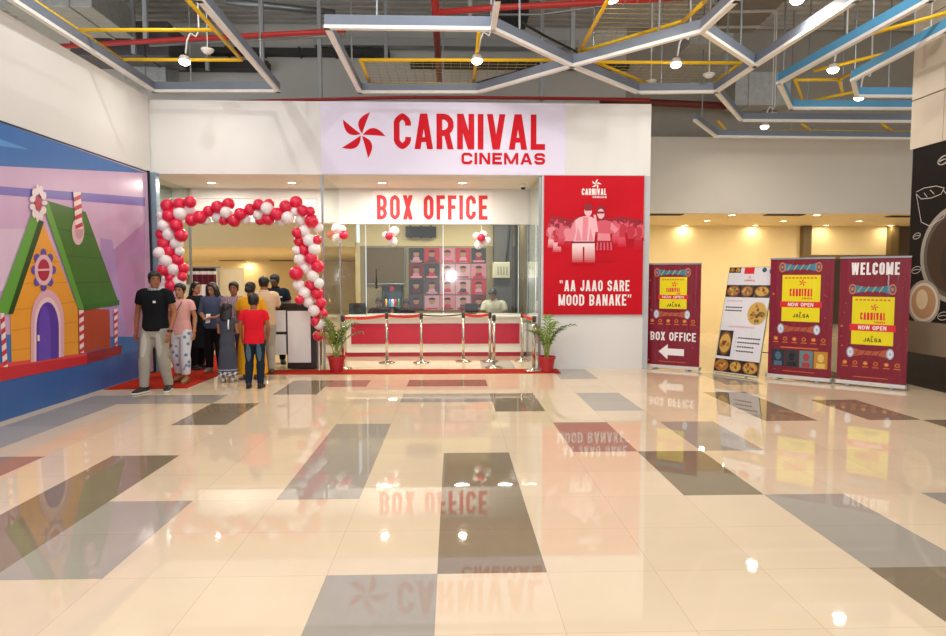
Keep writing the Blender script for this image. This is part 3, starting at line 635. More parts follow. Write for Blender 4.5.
channel('slate channel slanting from the hexagon corner up over the hall', [(702,33),(736,2),(790,-46)], SLATE, rods=False)
channel('long slate channel slanting up beside the blue ones', [(754.6,67.5),(856,2),(925,-42)], SLATE, rods=False)
channel('slate channel running in front of the beige upper wall', [(716,93),(741,121.5),(960,123)], SLATE)
channel('lowest slate channel with a short angled return, close to the beige upper wall', [(695,121.5),(716,137.5),(960,140)], SLATE)
channel('larger sky blue channel with an angled corner', [(995,-40),(930,2),(779,84.5),(791,109.5),(960,110)], BLUE, group='blue ceiling channels')
channel('smaller sky blue channel nearest to the tan cladding', [(1010,-2),(946,32.5),(853,81.5),(857,97.5),(960,98)], BLUE, group='blue ceiling channels')

# yellow frames, some filled with wire mesh
def yframe(label, runs, mesh=None, z=5.04, r=.027, pitch=.15):
    P = [[at_z(x, y, z) for x, y in run] for run in runs]
    t = thing('yellow_frame', label, 'ceiling frame', P[0][0], group='yellow ceiling frames', world=True)
    m = MB()
    for run in P:
        for a, b in zip(run[:-1], run[1:]): m.tube([a, b], r, YEL, n=8)
    m.build('frame', t, smooth=True)
    if mesh:
        W = MB(); Q = [at_z(x, y, z) for x, y in mesh]; n = len(Q)
        for ax in (0, 1):
            lo, hi = min(q[ax] for q in Q), max(q[ax] for q in Q); c = lo+pitch*.5
            while c < hi:
                xs = []
                for i in range(n):
                    a, b = Q[i], Q[(i+1) % n]
                    if (a[ax]-c)*(b[ax]-c) < 0: xs.append(a.lerp(b, (c-a[ax])/(b[ax]-a[ax])))
                xs.sort(key=lambda q: q[1-ax])
                for a, b in zip(xs[::2], xs[1::2]): W.tube([a, b], .003, mat('pale_yellow_wire', '#c9b06a', .5) if ax else ALU, n=4)
                c += pitch
        W.build('wire_mesh', t)
    return t
yframe('yellow mesh frame inside the channel beside the plain side wall', [[(10,-15),(122,59.5),(242,60),(165,-25)],[(76,30),(213,30)]])
yframe('yellow mesh frame directly above the red pinwheel logo', [[(553,60),(360.4,60),(370,83.5),(473.6,83.5),(479,32)]], [(360.4,60),(553,60),(473.6,83.5),(370,83.5)])
yframe('yellow mesh frame slanting across the top of the view beyond the hexagons', [[(620,-22),(579,52),(640,34),(683.6,21),(704,2),(712,-10)]], [(579,52),(640,34),(683.6,21),(704,2),(716,-14),(620,-22)])
yframe('six sided yellow frame around the pot lamp beside the fascia end', [[(595,62),(741,63),(711,84.5),(650,84.5),(595,62)]], [(595,62),(741,63),(711,84.5),(650,84.5)])
yframe('branching yellow frame hung between the two sky blue channels', [[(960,16),(839,79.5),(795,80),(803.6,102.5),(853,92)],[(839,79.5),(842.5,92)],[(814,71),(895.5,51)],[(865,35.5),(960,9)],[(803.6,102.5),(930,103.5)]])
yframe('low yellow frame in front of the beige upper wall', [[(718,121),(727,131),(800,130.5),(930,132)],[(802,124),(812,131)],[(882,124),(893,131)]])

# pipes, ducts and steel under the deck
def pipe(label, pts, r, mt, z=None, Y=None, name='pipe', cat='pipe'):
    P = [at_z(x, y, z) if z else at_y(x, y, Y) for x, y in pts]; m = MB(); m.tube(P, r, mt, n=10)
    return tag(m.build(name, off=P[0], smooth=True), label, cat)
pipe('red sprinkler pipe crossing above the plain side wall and the slate channel', [(57,46.5),(160,40.5),(300,33),(345,30)], 0.04, PIPE, z=5.5)
pipe('red sprinkler pipe near the top of the view beside the black air unit', [(438,12.5),(490,8),(606,2),(700,-4)], .045, PIPE, z=5.7)
pipe('thick red pipe running back towards the wall above the logo', [(434.5,-6),(436,20),(439.5,84)], .06, PIPE, z=5.9)
pipe('thin dark red pipe along the top of the fascia', [(150,104),(281,100.5),(400,97.5),(480,97.5),(650,99.5)], .03, PIPE, Y=12.6)
pipe('dark red pipe high on the grey wall behind the hexagons', [(600,101),(640,102),(777,108)], .08, mat('dark_red_pipe_paint', '#6f2a24', .5, var=.15), Y=15.3)
pipe('grey conduit just below the red sprinkler pipe', [(150,45),(300,37),(345,34)], .03, ALU, z=5.5)
pipe('pale grey steel beam under the deck above the entrance', [(226,1),(290,8),(335,13)], .07, ALU, z=7.2, name='roof_beam', cat='beam')
pipe('pale conduit slanting towards the yellow mesh frame', [(480,14.5),(540,14.5),(610,5),(690,-2)], .02, ALU, z=6.2)
pipe('black cable stretched from the air unit to the yellow frame', [(517,20),(545,36),(579,53)], .02, BLACK, z=5.3, name='cable', cat='cable')
pipe('black cable behind the hexagon channel above the logo', [(473.6,84),(520,71),(553,61)], .02, BLACK, z=5.15, name='cable', cat='cable')
def cuboid(name, label, cat, c, size, mt, ribs=0, rz=0.):
    t = thing(name, label, cat, c, rz); sx, sy, sz = (q/2 for q in size); m = MB(); m.box((-sx,-sy,-sz), (sx,sy,sz), mt); m.build('body', t, bevel=.01)
    for i in range(ribs):
        x = -sx+2*sx*(i+.5)/ribs; k = MB(); k.box((x-.02,-sy-.02,-sz-.02), (x+.02,sy+.02,sz+.02), mt); k.build('flange', t)
    return t
cuboid('air_duct', 'galvanised duct in the top corner over the plain side wall', 'duct', at_y(70,8,12.5), (1.6,1.5,.55), GALV, 2)
cuboid('air_duct', 'darker galvanised duct behind the yellow frame over the side wall', 'duct', at_y(130,46,14.2), (2.0,.9,.7), mat('dark_galvanised_sheet', '#6a6468', .4, .6, var=.2), 2)
cuboid('air_duct', 'galvanised duct box low behind the corner of the slate channel', 'duct', at_y(152,74,14.8), (.9,.7,.5), GALV, 1)
a_, b_ = at_z(731,33,6.1), at_z(800,-40,6.1)
m = MB(); m.bar(a_, b_, .75, .45, mat('grey_lagging', '#6d6a66', .5, .4, var=.2))
for u in (.1, .35, .6): m.bar(a_.lerp(b_, u)-V((0,0,.02)), a_.lerp(b_, u+.03)-V((0,0,.02)), .8, .49, GALV)
tag(m.build('air_duct', off=a_), 'large ribbed grey duct slanting up beside the long slate channel', 'duct')
cuboid('air_duct', 'galvanised duct box on the grey wall below the blue channel corner', 'duct', at_y(757,92,15.1), (1.3,.6,.75), GALV, 2)
cuboid('air_duct', 'plain galvanised box behind the hexagon corner near the ribbed duct', 'duct', at_y(706,42,13.5), (.9,.6,.3), GALV, 0)
cuboid('air_conditioning_unit', 'black air unit hung above the hexagon at the top of the view', 'air conditioner', at_y(511,8,12.2), (.6,.6,.55), BLACK, 1)
cuboid('shadow_line_tray', 'dark tray bar drawn as the shadow line along the grey wall above the entrance', 'cable tray', at_y(300,52.5,15.55), (4.2,.25,.14), mat('dark_tray', '#3b3833', .6), 5)  # both dark trays are added as shadow lines across the back wall
c = at_y(520,66,15.55); cuboid('shadow_line_tray', 'dark tray bar drawn as the shadow line along the grey wall above the logo', 'cable tray', c, (5.2,.25,.12), MATS['dark_tray'], 5)
cuboid('bulkhead_beam', 'dark flat beam at the head of the grey wall over the entrance corner', 'beam', at_y(213,66,15.5), (2.6,.3,.2), MATS['dark_tray'])
c = at_y(447,44.5,15.5); cuboid('steel_ledge', 'long pale steel ledge beam on the grey wall behind the hexagon', 'beam', c, (6.2,.3,.17), mat('pale_steel_paint', '#b5b6b3', .5), 0)
for x, y0, Y in ((145,40,12.4),(207,70,14.6),(386,60,14.0),(436,58,13.6),(652,50,12.8),(690,52,13.8),(133,53,13.2),(262,73,13.0),(320,101,12.9),(470,26,11.5),(542,100,12.9),(573,52,12.0)):
    p = at_y(x, y0, Y); m = MB(); m.bar(p, V((p.x,p.y,7.62)), .075, .075, mat('pale_strut', '#a9adb0', .45), up=V((0,1,0)))
    tag(m.build('steel_strut', off=p), 'square grey steel strut hanging down from the dark deck', 'strut', 'vertical steel struts')
# small round detectors
def detector(x, y, z, label):
    p = at_z(x, y, z); t = thing('smoke_detector', label, 'smoke detector', p, group='smoke detectors')
    m = MB(); m.lathe([(.005,-.05),(.05,-.045),(.09,-.01),(.1,.02),(.06,.03)], m=PURE); m.build('housing', t, smooth=True)
    m = MB(); m.tube([(0,0,.03),(0,0,7.6-z)], .008, PURE, n=6); m.build('conduit', t)
detector(207.5, 50.5, 5.15, 'white round smoke detector beside the pot lamp over the side wall')
detector(709, 75, 5.05, 'white smoke detector inside the six sided yellow frame')
detector(651, 82, 5.1, 'white smoke detector at the corner of the six sided yellow frame')
detector(772, 114.5, 5.1, 'white smoke detector above the channel in front of the beige wall')
detector(931, 30, 5.15, 'white smoke detector beside the tan cladding')

# ---------------------------------------------------------------- lamps
def pot_lamp(x, y, z, label, power=20):
    p = at_z(x, y, z); t = thing('pot_lamp', label, 'lamp', p, group='hanging pot lamps')
    m = MB(); m.lathe([(.03,.12),(.06,.11),(.085,.05),(.08,.03),(.06,.03)], m=mat('lamp_can_white', '#d8d2c4', .4)); m.build('housing', t, smooth=True)
    m = MB(); m.ell((0,0,.03), (.085,.085,.06), LAMPW); m.build('lens', t, smooth=True)
    m = MB(); m.tube([(.02,0,.15),(.05,0,.35),(.1,0,.45),(.18,.0,.4),(.22,.02,.5),(.2,.02,7.6-z)], .014, PURE, n=6); m.build('conduit', t, smooth=True)
    obj_light('AREA', 'pot_light', p-V((0,0,.1)), power, (1,.93,.82), .2)
pot_lamp(184.5, 63.5, ZC+.08, 'lit pot lamp hanging inside the channel beside the side wall')
pot_lamp(477, 62.5, ZC+.1, 'lit pot lamp hanging above the lettering of the cinema sign')
pot_lamp(676, 66, ZC+.1, 'lit pot lamp inside the six sided yellow frame')
pot_lamp(833, 71.5, ZC+.1, 'lit pot lamp under the branching yellow frame between blue channels')
pot_lamp(859, 99, ZC+.02, 'lit pot lamp just below the smaller blue channel')
pot_lamp(764.5, 128, ZC+.02, 'lit pot lamp over the low yellow frame by the beige wall')
pot_lamp(797, 2, ZC+.3, 'lit pot lamp at the top of the view beside the long slate channel')
pot_lamp(612, 1, ZC+.3, 'lit pot lamp at the top of the view on the mesh frame')
def downlight(x, y, z, label, group, mt=LAMPW, power=22, col=(1,.93,.8), r=.085):
    p = at_z(x, y, z); p.z = z; t = thing('downlight', label, 'downlight', p, group=group)
    m = MB(); m.lathe([(r*.8,-.004),(r,-.012),(r*1.25,-.006),(r*1.27,0.0),(r*.8,.0)], m=PURE, n=24); m.build('trim_ring', t, smooth=True)
    m = MB(); m.lathe([(.002,-.006),(r*.8,-.006),(r*.8,-.002),(.002,-.002)], m=mt, n=24); m.build('lens', t)
    obj_light('AREA', 'downlight_lamp', p-V((0,0,.03)), power, col, .14)
for x, lab in ((211.5,'above the middle of the balloon arch, nearer the mural'),(292,'above the balloon arch, over the reception desk'),(382,'above the B of the box office sign'),(462.4,'above the last letters of the box office sign')):
    downlight(x, 182.6, 3.43, 'recessed downlight in the entrance soffit '+lab, 'entrance soffit downlights', power=34)
for i, (x, y) in enumerate(((732,215),(816.7,215),(707,220.5),(783.5,221),(859,221),(685,225.3),(755.5,225.3),(826,225.3),(890.7,225.5))):
    row = ('front', 'middle', 'rear')[0 if i < 2 else 1 if i < 5 else 2]
    w = (('above the menu board','above the stills banner') if i < 2 else ('beside the BOX OFFICE banner','between menu board and stills banner','towards the side wall') if i < 5 else ('nearest the white wall','over the yellow wall','at the yellow lintel','beyond the WELCOME banner'))[i if i < 2 else i-2 if i < 5 else i-5]
    downlight(x, y, 3.2, f'warm downlight in the {row} row of the corridor ceiling, {w}', 'corridor downlights', LAMPY, 5, (1,.88,.64), .1)
downlight(247, 261.6, 2.4, 'warm downlight in the low foyer ceiling beyond the balloon arch', 'foyer downlights', LAMPY, 12, (1,.84,.55), .16)
for x, y in ((-6.5,19),(-4.5,19.5),(-9,20),(-7,24),(-11,24),(-12,29),(-15,28)): obj_light('AREA', 'foyer_fill', (x,y,2.38), 60, (1,.86,.6), .3)  # lamps added only to light the deep foyer
def vent(x, y, z, L, label):
    p = at_z(x, y, z); t = thing('ceiling_vent', label, 'air vent', V((p.x,p.y,z)), group='slot vents')
    m = MB(); m.box((-L/2,-.13,-.02), (L/2,.13,0), mat('vent_frame_brown', '#4a3a24', .5)); m.build('frame', t)
    for k in (-1, 0, 1): m = MB(); m.box((-L/2+.03,-.025+k*.075,-.03), (L/2-.03,.025+k*.075,-.018), BLACK); m.build('slot', t)
vent(664, 214.2, 3.2, .9, 'dark slot vent in the corridor ceiling beside the white wall')
vent(784, 214.5, 3.2, .95, 'dark slot vent in the corridor ceiling above the stills banner')
vent(905, 216, 3.2, .9, 'dark slot vent in the corridor ceiling by the side wall')
vent(232, 260.3, 2.4, 1.1, 'dark slot vent in the foyer ceiling above the yellow dress')
vent(285, 260.3, 2.4, 1.3, 'dark slot vent in the foyer ceiling above the reception desk')
c = at_z(523, 187.5, 3.36); t = thing('security_camera', 'tiny white dome camera under the soffit beside the red poster', 'camera', c)
m = MB(); m.lathe([(.02,.07),(.05,.06),(.055,.0),(.01,-.0)], m=PURE); m.build('mount', t); m = MB(); m.ell((0,0,0), (.045,.045,.045), BLACK); m.build('dome', t, smooth=True)
# ---------------------------------------------------------------- carpets
CARP = mat('red_carpet_pile', '#a82a18', .95, var=.12, scale=60, spec=.1, bump=.3, bscale=200)
def rug(name, pts, label):
    m = MB(); m.add([(x,y,.012) for x, y in pts]+[(x,y,0.001) for x, y in pts], [(0,1,2,3),(7,6,5,4)]+[(i,i+4,(i+1)%4+4,(i+1)%4) for i in range(4)], CARP); o = m.build(name, off=(pts[0][0],pts[0][1],0)); return tag(o, label, 'carpet')
rug('red_carpet', [(-5.12,9.45),(-3.95,9.55),(-3.9,13.6),(-5.12,13.6)], 'red carpet leading in under the balloon arch beside the mural')
rug('red_carpet', [(-3.3,10.85),(1.85,10.85),(1.85,11.33),(-3.3,11.33)], 'narrow red carpet strip along the front of the box office')

# ---------------------------------------------------------------- ticket counter
tc = thing('ticket_counter', 'white ticket counter with long red front panel under BOX OFFICE sign', 'counter', (-.37,13.3,0), world=True)
CW = mat('white_laminate', '#e8e2d6', .3, var=.02); CR = mat('red_laminate', '#b51c34', .3, var=.06)
m = MB(); m.box((-2.2,13.24,.09), (1.54,13.75,.82), CW); m.build('body', tc)
m = MB(); m.box((-2.22,13.14,.82), (1.53,13.95,.86), CW); m.build('worktop', tc, bevel=.008)
m = MB(); m.box((-2.1,13.215,.27), (1.38,13.24,.69), CR); m.build('front_panel', tc)
m = MB(); m.box((-2.26,13.28,0), (1.5,13.7,.09), CR); m.build('plinth', tc)

# ---------------------------------------------------------------- queue posts
BELT = mat('red_belt_webbing', '#d8362a', .7); GBELT = mat('dark_belt_webbing', '#3c3430', .7)
BRASSY = mat('warm_chrome', '#d2cbbd', .15, 1.0)
m1 = MB(); m1.lathe([(.005,0),(.155,0),(.16,.008),(.15,.018),(.07,.035),(.035,.05),(.03,.06)], m=BRASSY, n=28)
m2 = MB(); m2.lathe([(.027,.045),(.027,.9),(.005,.9)], m=BRASSY, n=16)
m3 = MB(); m3.lathe([(.03,.86),(.034,.87),(.034,.955),(.022,.968),(.004,.972)], m=mat('dark_cassette', '#3a322c', .35), n=16)
SP = [(-1.97,11.49),(-1.27,12.27),(-.61,12.25),(.2,12.44),(.72,12.43),(.74,11.53),(1.36,12.5),(1.42,11.15)]
SL = ['queue post at the start of the red belt, beside the palm near the balloon arch','second queue post of the red belt, in front of the dark monitor','queue post where the red belt changes to the dark belt','queue post below the flash glint on the glass, end of the dark belt','queue post with red belt close behind another post without belt','queue post without belt in front of its twin, standing nearest the red strip','queue post close to the counter end, belt running towards the other palm','queue post beside the palm next to the red poster']
BEL = {0:(1,BELT),1:(2,BELT),2:(3,GBELT),3:(4,BELT),6:(7,BELT)}
for i, (x, y) in enumerate(SP):
    t = thing('queue_post', SL[i], 'queue post', (x,y,0.0 if i != 5 else 0), group='chrome queue posts')
    if i == 0: md = [m1.mesh('base', smooth=True), m2.mesh('post', smooth=True), m3.mesh('belt_head', smooth=True)]
    for nme, me in zip(('base','post','belt_head'), md):
        o = bpy.data.objects.new(nme, me); COL.objects.link(o); o.parent = t
    if i in BEL:
        j, bm_ = BEL[i]; d = V((SP[j][0]-x, SP[j][1]-y, 0)); u = d.normalized(); k = MB(); n = u.cross(V((0,0,1)))*.002
        h0, h1 = (.89,.945) if bm_ is BELT else (.91,.935); N = 12; L = []
        for q in range(N+1):
            f = q/N; p = u*.035+(d-u*.07)*f; s = -.025*4*f*(1-f); L.append([p+V((0,0,h0+s))-n, p+V((0,0,h1+s))-n, p+V((0,0,h1+s))+n, p+V((0,0,h0+s))+n])
        k.loft(L, bm_); k.build('belt', t)

# ---------------------------------------------------------------- potted palms
def palm(label, loc, seed, H, spread, back=1.0):
    random.seed(seed); t = thing('potted_palm', label, 'plant', loc)
    POT = mat('red_plastic_pot', '#b3242c', .45); 
    m = MB(); m.lathe([(.005,0),(.105,0),(.14,.22),(.155,.225),(.158,.27),(.145,.27),(.14,.24),(.005,.235)], m=POT, n=28); pot = m.build('pot', t, smooth=False)
    m = MB(); m.lathe([(.002,.245),(.139,.243),(.139,.23),(.002,.23)], m=mat('potting_soil', '#2a1c12', .9, var=.3, scale=40)); m.build('soil', pot)
    LG = [mat('palm_leaf_green', '#3f6a1e', .45, var=.2), mat('palm_leaf_light', '#6f8f2c', .45, var=.2), mat('palm_leaf_dark', '#2c4a1a', .45, var=.2)]
    ST = mat('palm_stem', '#8a9a3c', .5)
    for i in range(11):
        az = 2*PI*i/11*1.9+random.uniform(-.3,.3); L = H*random.uniform(.6,1.0); lean = spread*random.uniform(.5,1.1); m = MB()
        pts = []; x0 = V((random.uniform(-.04,.04), random.uniform(-.04,.04), .24))
        for k in range(11):
            f = k/10; out = lean*f**1.8; pts.append(x0+V((math.cos(az)*out, math.sin(az)*out*(back if math.sin(az) > 0 else 1), L*(f-.22*f**3*(1+lean)))))
        m.tube(pts, [.011*(1-.8*k/10) for k in range(11)], ST, n=6)
        lm = LG[i % 3]
        for k in range(3, 11):
            for s in (-1, 1):
                p = pts[k]; d = (pts[k]-pts[k-1]).normalized(); side = d.cross(V((0,0,1))); side = (side.normalized() if side.length > .05 else V((1,0,0)))*s
                ln = .20*(1-.35*abs(k-6)/5)*random.uniform(.8,1.15); dv = (side*.75+d*.7+V((0,0,.1))).normalized(); wv = dv.cross(side.cross(dv)).normalized(); wv = d.cross(dv).cross(dv).normalized()
                a0 = p; a1 = p+dv*ln*.45+V((0,0,.01)); a2 = p+dv*ln-V((0,0,.07*ln/.2)); ww = .016
                up = V((0,0,.004)); m.add([a0-wv*.004, a0+wv*.004, a1+wv*ww, a2, a1-wv*ww, a1+up*2], [(0,1,2,5),(0,5,4),(5,2,3),(4,5,3)], lm)
        m.build('frond', t)
    return t
palm('potted palm in red pot beside the reception desk and balloon arch', (-2.02,11.1,.012), 3, 1.0, .42)
palm('potted palm in red pot below the red poster', (1.62,10.98,.012), 11, 1.0, .42, .3)

# ---------------------------------------------------------------- reception desk under the arch
rd = thing('reception_desk', 'dark brown reception desk with white front panels at the arch', 'desk', (-2.9,11.65,0), world=True)
WEN = mat('wenge_laminate', '#2f2420', .35, var=.2, scale=4, stretch=(1,1,6)); WP2 = mat('gloss_white_panel', '#eeeeea', .2, var=.01)
m = MB(); m.box((-2.95,11.43,.02), (-2.43,11.9,1.12), WEN); m.build('cabinet', rd, bevel=.004)
m = MB(); m.box((-3.5,11.40,1.12), (-2.41,11.93,1.19), WEN); m.build('counter_top', rd, bevel=.004)
m = MB(); m.box((-2.93,11.405,.13), (-2.53,11.43,1.05), WP2); m.build('door', rd)
m = MB(); m.box((-3.48,11.46,.27), (-2.96,11.5,1.12), WEN); m.build('modesty_board', rd)
for z0, z1 in ((.27,.63),(.68,1.06)): m = MB(); m.box((-3.47,11.44,z0), (-2.97,11.46,z1), WP2); m.build('front_panel', rd)
for y in (11.48, 11.88): m = MB(); m.box((-3.5,y-.02,0), (-3.46,y+.02,1.12), WEN); m.build('leg', rd)

# ---------------------------------------------------------------- balloons
RB = mat('red_balloon_latex', '#e01c44', .3, var=.04, spec=.6); WB = mat('white_balloon_latex', '#f2eae8', .3, var=.02, spec=.6)
def bal_mesh(mt, nm):
    m = MB(); prof = [(.001,-1.12),(.06,-1.12),(.03,-1.05),(.12,-1.0)]
    for i in range(1, 13):
        a = -PI/2+.22+(PI-.22)*i/12; prof.append((max(.002, math.cos(a)*(1.0 if a > 0 else 1-.05*math.sin(a)**2)), math.sin(a)*1.02))
    m.lathe(prof, m=mt, n=20); return m.mesh(nm, smooth=True)
BM = {'R': bal_mesh(RB, 'red_balloon'), 'W': bal_mesh(WB, 'white_balloon')}
def balloon(parent, c, r, p, rot=None):
    o = bpy.data.objects.new('balloon', BM[c]); COL.objects.link(o); o.parent = parent; o.location = p; o.scale = (r,r,r); o['label'] = 'red balloon' if c == 'R' else 'white balloon'
    o.rotation_euler = rot or (random.uniform(-1,1), random.uniform(-1,1), random.uniform(0,6)); return o
BL = '''R125,163,28 R180,155,26 R228,146,25 W97,205,20 R132,210,28 W183,200,28 W227,180,26 W108,252,26 R165,252,28 R95,293,22 W133,293,28 R187,297,28 R110,335,28 W166,333,27
W88,377,25 R133,370,28 W180,370,20 W118,415,26 R168,408,28 W150,452,27 R105,455,25 R195,447,25 R138,490,22 R192,485,20 W107,510,23 W175,510,28 R140,527,24 R148,562,27 W105,548,24 W180,562,24 R125,610,27 W165,620,27 R150,665,27 W110,660,25
R235,228,26 R272,215,28 W300,230,20 R312,188,24 R352,168,26 W353,215,25 R402,155,26 W392,193,26 R380,228,22 R428,230,27 R455,200,26 W480,225,22 R500,180,25 R540,158,24 W540,203,26 R587,155,22 W577,175,27 R545,230,20 R582,222,27 R622,200,27 W638,230,22 R662,167,27 W672,218,27 R710,147,27 W703,190,18 R740,185,24 W732,228,26 R780,232,30 R775,187,20 W810,262,22
W748,277,25 R713,285,22 R722,323,22 W770,320,27 R805,318,20 R745,363,25 W710,365,18 W793,362,26 W727,408,26 R777,402,27 R710,470,30 W752,447,26 R808,440,28 W785,482,25 R775,522,24 W722,525,25 W813,515,22 R805,560,27 W747,560,26 R725,590,20 W765,600,24 R822,605,24 W790,640,25 R825,655,26 W815,700,25 R800,690,22 R812,752,24'''.split()
ar = thing('balloon_arch', 'arch of red and white balloons around the cinema entrance', 'balloon arch', (-3.7,11.2,0), world=False)
random.seed(21)
spine = MB(); spine.tube([(-4.85+3.7,.05,0),(-4.85+3.7,.05,3.0),(-2.35+3.7,.05,3.0),(-2.35+3.7,.05,0)], .012, PURE, n=6); spine.build('support_line', ar)
for k, s in enumerate(BL):
    c = s[0]; x, y, r = (float(q) for q in s[1:].split(',')); p = at_y(140+x/4.545, 170+y/4.545, 11.12-.05*(k % 3)+.04*random.random()); balloon(ar, c, r/4.545/57.3*1.05, p-V((-3.7,11.2,0)))
def cluster(label, items, Y):
    p0 = at_y(*items[0][1:3], Y); t = thing('balloon_cluster', label, 'balloon cluster', p0, group='balloon clusters')
    for c, x, y, r, dy in items: balloon(t, c, r/48.5, at_y(x, y, Y+dy)-p0)
    m = MB(); m.tube([(0,.03,0),(0.01,.05,.15),(0,.06,.3)], .004, PURE, n=5); m.build('string', t)
z1 = lambda x, y: (325+x/6.36, 220+y/6.36); z2 = lambda x, y: (430+x/6.36, 220+y/6.36)
cluster('balloon cluster on the glass between the arch and the counter', [('R',*z1(118,95),4.4,-.12),('W',*z1(75,52),5,0),('W',*z1(78,118),5,0),('W',*z1(105,62),4.6,.05)], 12.95)
cluster('balloon cluster in front of the glass below the B of the sign', [('R',*z1(407,102),3.9,-.12),('W',*z1(442,72),4.7,0),('W',*z1(432,138),4.7,0),('W',*z1(388,98),3.6,.03)], 12.98)
cluster('flower shaped balloon cluster with red centre below the last sign letters', [('R',*z2(326,113),3.9,-.12),('W',*z2(295,102),3.6,0),('W',*z2(340,95),4,.02),('W',*z2(362,137),4.6,0),('W',*z2(308,158),4.4,0)], 12.98)

# ---------------------------------------------------------------- inside the booth and the foyer
ct = thing('foyer_curtain', 'maroon and white striped curtain behind the queue under the arch', 'curtain', (-5.3,14.2,0), world=True)
m = MB(); cw = mat('white_curtain_cloth', '#e2d6d2', .8); cm = mat('maroon_curtain_cloth', '#5e0f22', .8); ck = mat('dark_curtain_cloth', '#2a1418', .8)
pA, pB = at_y(186,268,14.2), at_y(216,268,14.2); zT = pA.z; N = 64
zz = [(zT, ck), (zT-.07, cw), (zT-.14, cm), (zT-.36, cw), (zT-.72, cm), (zT-1.0, cw), (zT-1.4, cm), (.03, None)]
for i in range(N):
    f = lambda q: V((pA.x+(pB.x-pA.x)*q/N, 14.2+.045*math.sin(q/N*2*PI*5), 0))
    a0, a1 = f(i), f(i+1)
    for (za, mt), (zb2, _) in zip(zz[:-1], zz[1:]): m.add([a0+V((0,0,zb2)), a1+V((0,0,zb2)), a1+V((0,0,za)), a0+V((0,0,za))], [(0,1,2,3)], mt)
m.build('cloth', ct, smooth=True); m = MB(); m.tube([V((pA.x-.1,14.2,zT+.02)), V((pB.x+.1,14.2,zT+.02))], .015, ALU); m.build('rod', ct)
for x in (pA.x-.08, pB.x+.05): m = MB(); m.tube([(x,14.2,0),(x,14.2,zT+.03)], .015, ALU); m.build('stand', ct)
pC, pD = at_y(217,268,14.4), at_y(243.5,268,14.4); m = MB(); m.box((pC.x,14.38,0), (pD.x,14.42,pC.z), mat('cream_board', '#e6d2a6', .5)); 
fb = thing('partition_board', 'cream standing partition board behind the women in the queue', 'partition', ((pC.x+pD.x)/2,14.4,0), world=True); m.build('board', fb)
for x in (pC.x+.1, pD.x-.1): m = MB(); m.box((x-.03,14.2,0), (x+.03,14.6,.03), ALU); m.build('foot', fb)
# poster wall
random.seed(4)
tints = ['#c8323c','#d8889a','#7a2838','#3a3440','#d8a0b0','#a81c40','#c83048','#5a4a58']
k = 0; names = [('ticket window','dim'),]
for r in range(4):
    for c in range(5):
        x0, x1 = 409+c*15.6, 409+(c+1)*15.6-1; y0, y1 = 248+r*15.8, 248+(r+1)*15.8-1
        a = Art((0,15.98,0), (1,0,0), (0,0,1)); p, q = a.px(x0, y1), a.px(x1, y0); w, h = q[0]-p[0], q[1]-p[1]
        t1, t2, t3 = (hexmat(random.choice(tints), .4) for i in range(3)); a.O = V((p[0],15.97,p[1])); a.slab(w, h, .02, t1); a.rect(.01,.01,w-.01,h-.01,t1,1)
        a.oval(w*.5, h*.6, w*.2, h*.2, hexmat('#b98468', .4), 2); a.oval(w*.5, h*.7, w*.24, h*.16, hexmat('#241a1c', .4), 3, a0=0, a1=PI); a.poly([(w*.2,.01),(w*.8,.01),(w*.68,h*.4),(w*.32,h*.4)], t2, 2); a.rect(w*.1, h*.06, w*.9, h*.16, t3, 4)
        o = a.mb.build('film_poster', off=a.O)
        tag(o, f'small film poster on the booth wall, {("top","second","third","bottom")[r]} row, {("first","second","third","fourth","fifth")[c]} from the drinks cooler side', 'poster', 'film posters on the booth wall'); k += 1
cp = at_y(503, 280, 15.6); m = MB(); m.box((cp.x-.22,15.5,0), (cp.x+.22,16,3.2), mat('grey_column_paint', '#57534b', .6)); struct('wall_booth_column', m)
eb = thing('electrical_box', 'cream electrical box with small vents on the grey booth column', 'electrical box', at_y(501,270,15.42), world=True); c = V(eb['_o'])
m = MB(); m.box((c.x-.21,15.36,c.z-.19), (c.x+.21,15.5,c.z+.19), mat('cream_metal', '#cfc6a8', .4)); m.build('case', eb, bevel=.01)
for i in range(4): m = MB(); m.box((c.x-.09+i*.07,15.352,c.z-.12), (c.x-.06+i*.07,15.36,c.z+.08), mat('box_vent', '#8f8a72', .5)); m.build('vent', eb)
m = MB(); m.tube([(c.x+.13,15.43,c.z+.19),(c.x+.16,15.43,c.z+.5),(c.x+.2,15.43,c.z+1.0),(c.x+.2,15.43,3.19)], .03, BLACK); m.build('cable', eb, smooth=True)
c = at_y(421, 232, 15.9); cuboid('air_conditioning_unit', 'black wall air unit above the film posters in the booth', 'air conditioner', V((c.x,15.88,c.z)), (.75,.2,.26), BLACK, 3)
# brown pinboard and drinks cooler
p, q = at_y(367, 284, 15.95), at_y(405, 248, 15.95); m = MB(); m.box((p.x,15.93,p.z), (q.x,15.97,q.z), mat('brown_board', '#6f5a38', .3, var=.15)); 
pb = thing('wall_board', 'brown framed board on the booth wall above the drinks cooler', 'board', (p.x,15.95,p.z), world=True); m.build('board', pb); m = MB()
for a_, b_ in (((p.x,15.93,p.z),(q.x,15.93,p.z)),((p.x,15.93,q.z),(q.x,15.93,q.z)),((p.x,15.93,p.z),(p.x,15.93,q.z)),((q.x,15.93,p.z),(q.x,15.93,q.z))): m.tube([a_, b_], .014, ALU, n=6)
m.build('frame', pb)
p, q = at_y(382, 300, 15.4), at_y(402, 286, 15.4); x0, x1, zt = p.x, q.x, q.z
dc = thing('drinks_cooler', 'glass fronted drinks cooler with bright cans against the booth wall', 'cooler', ((x0+x1)/2,15.6,0), world=True)
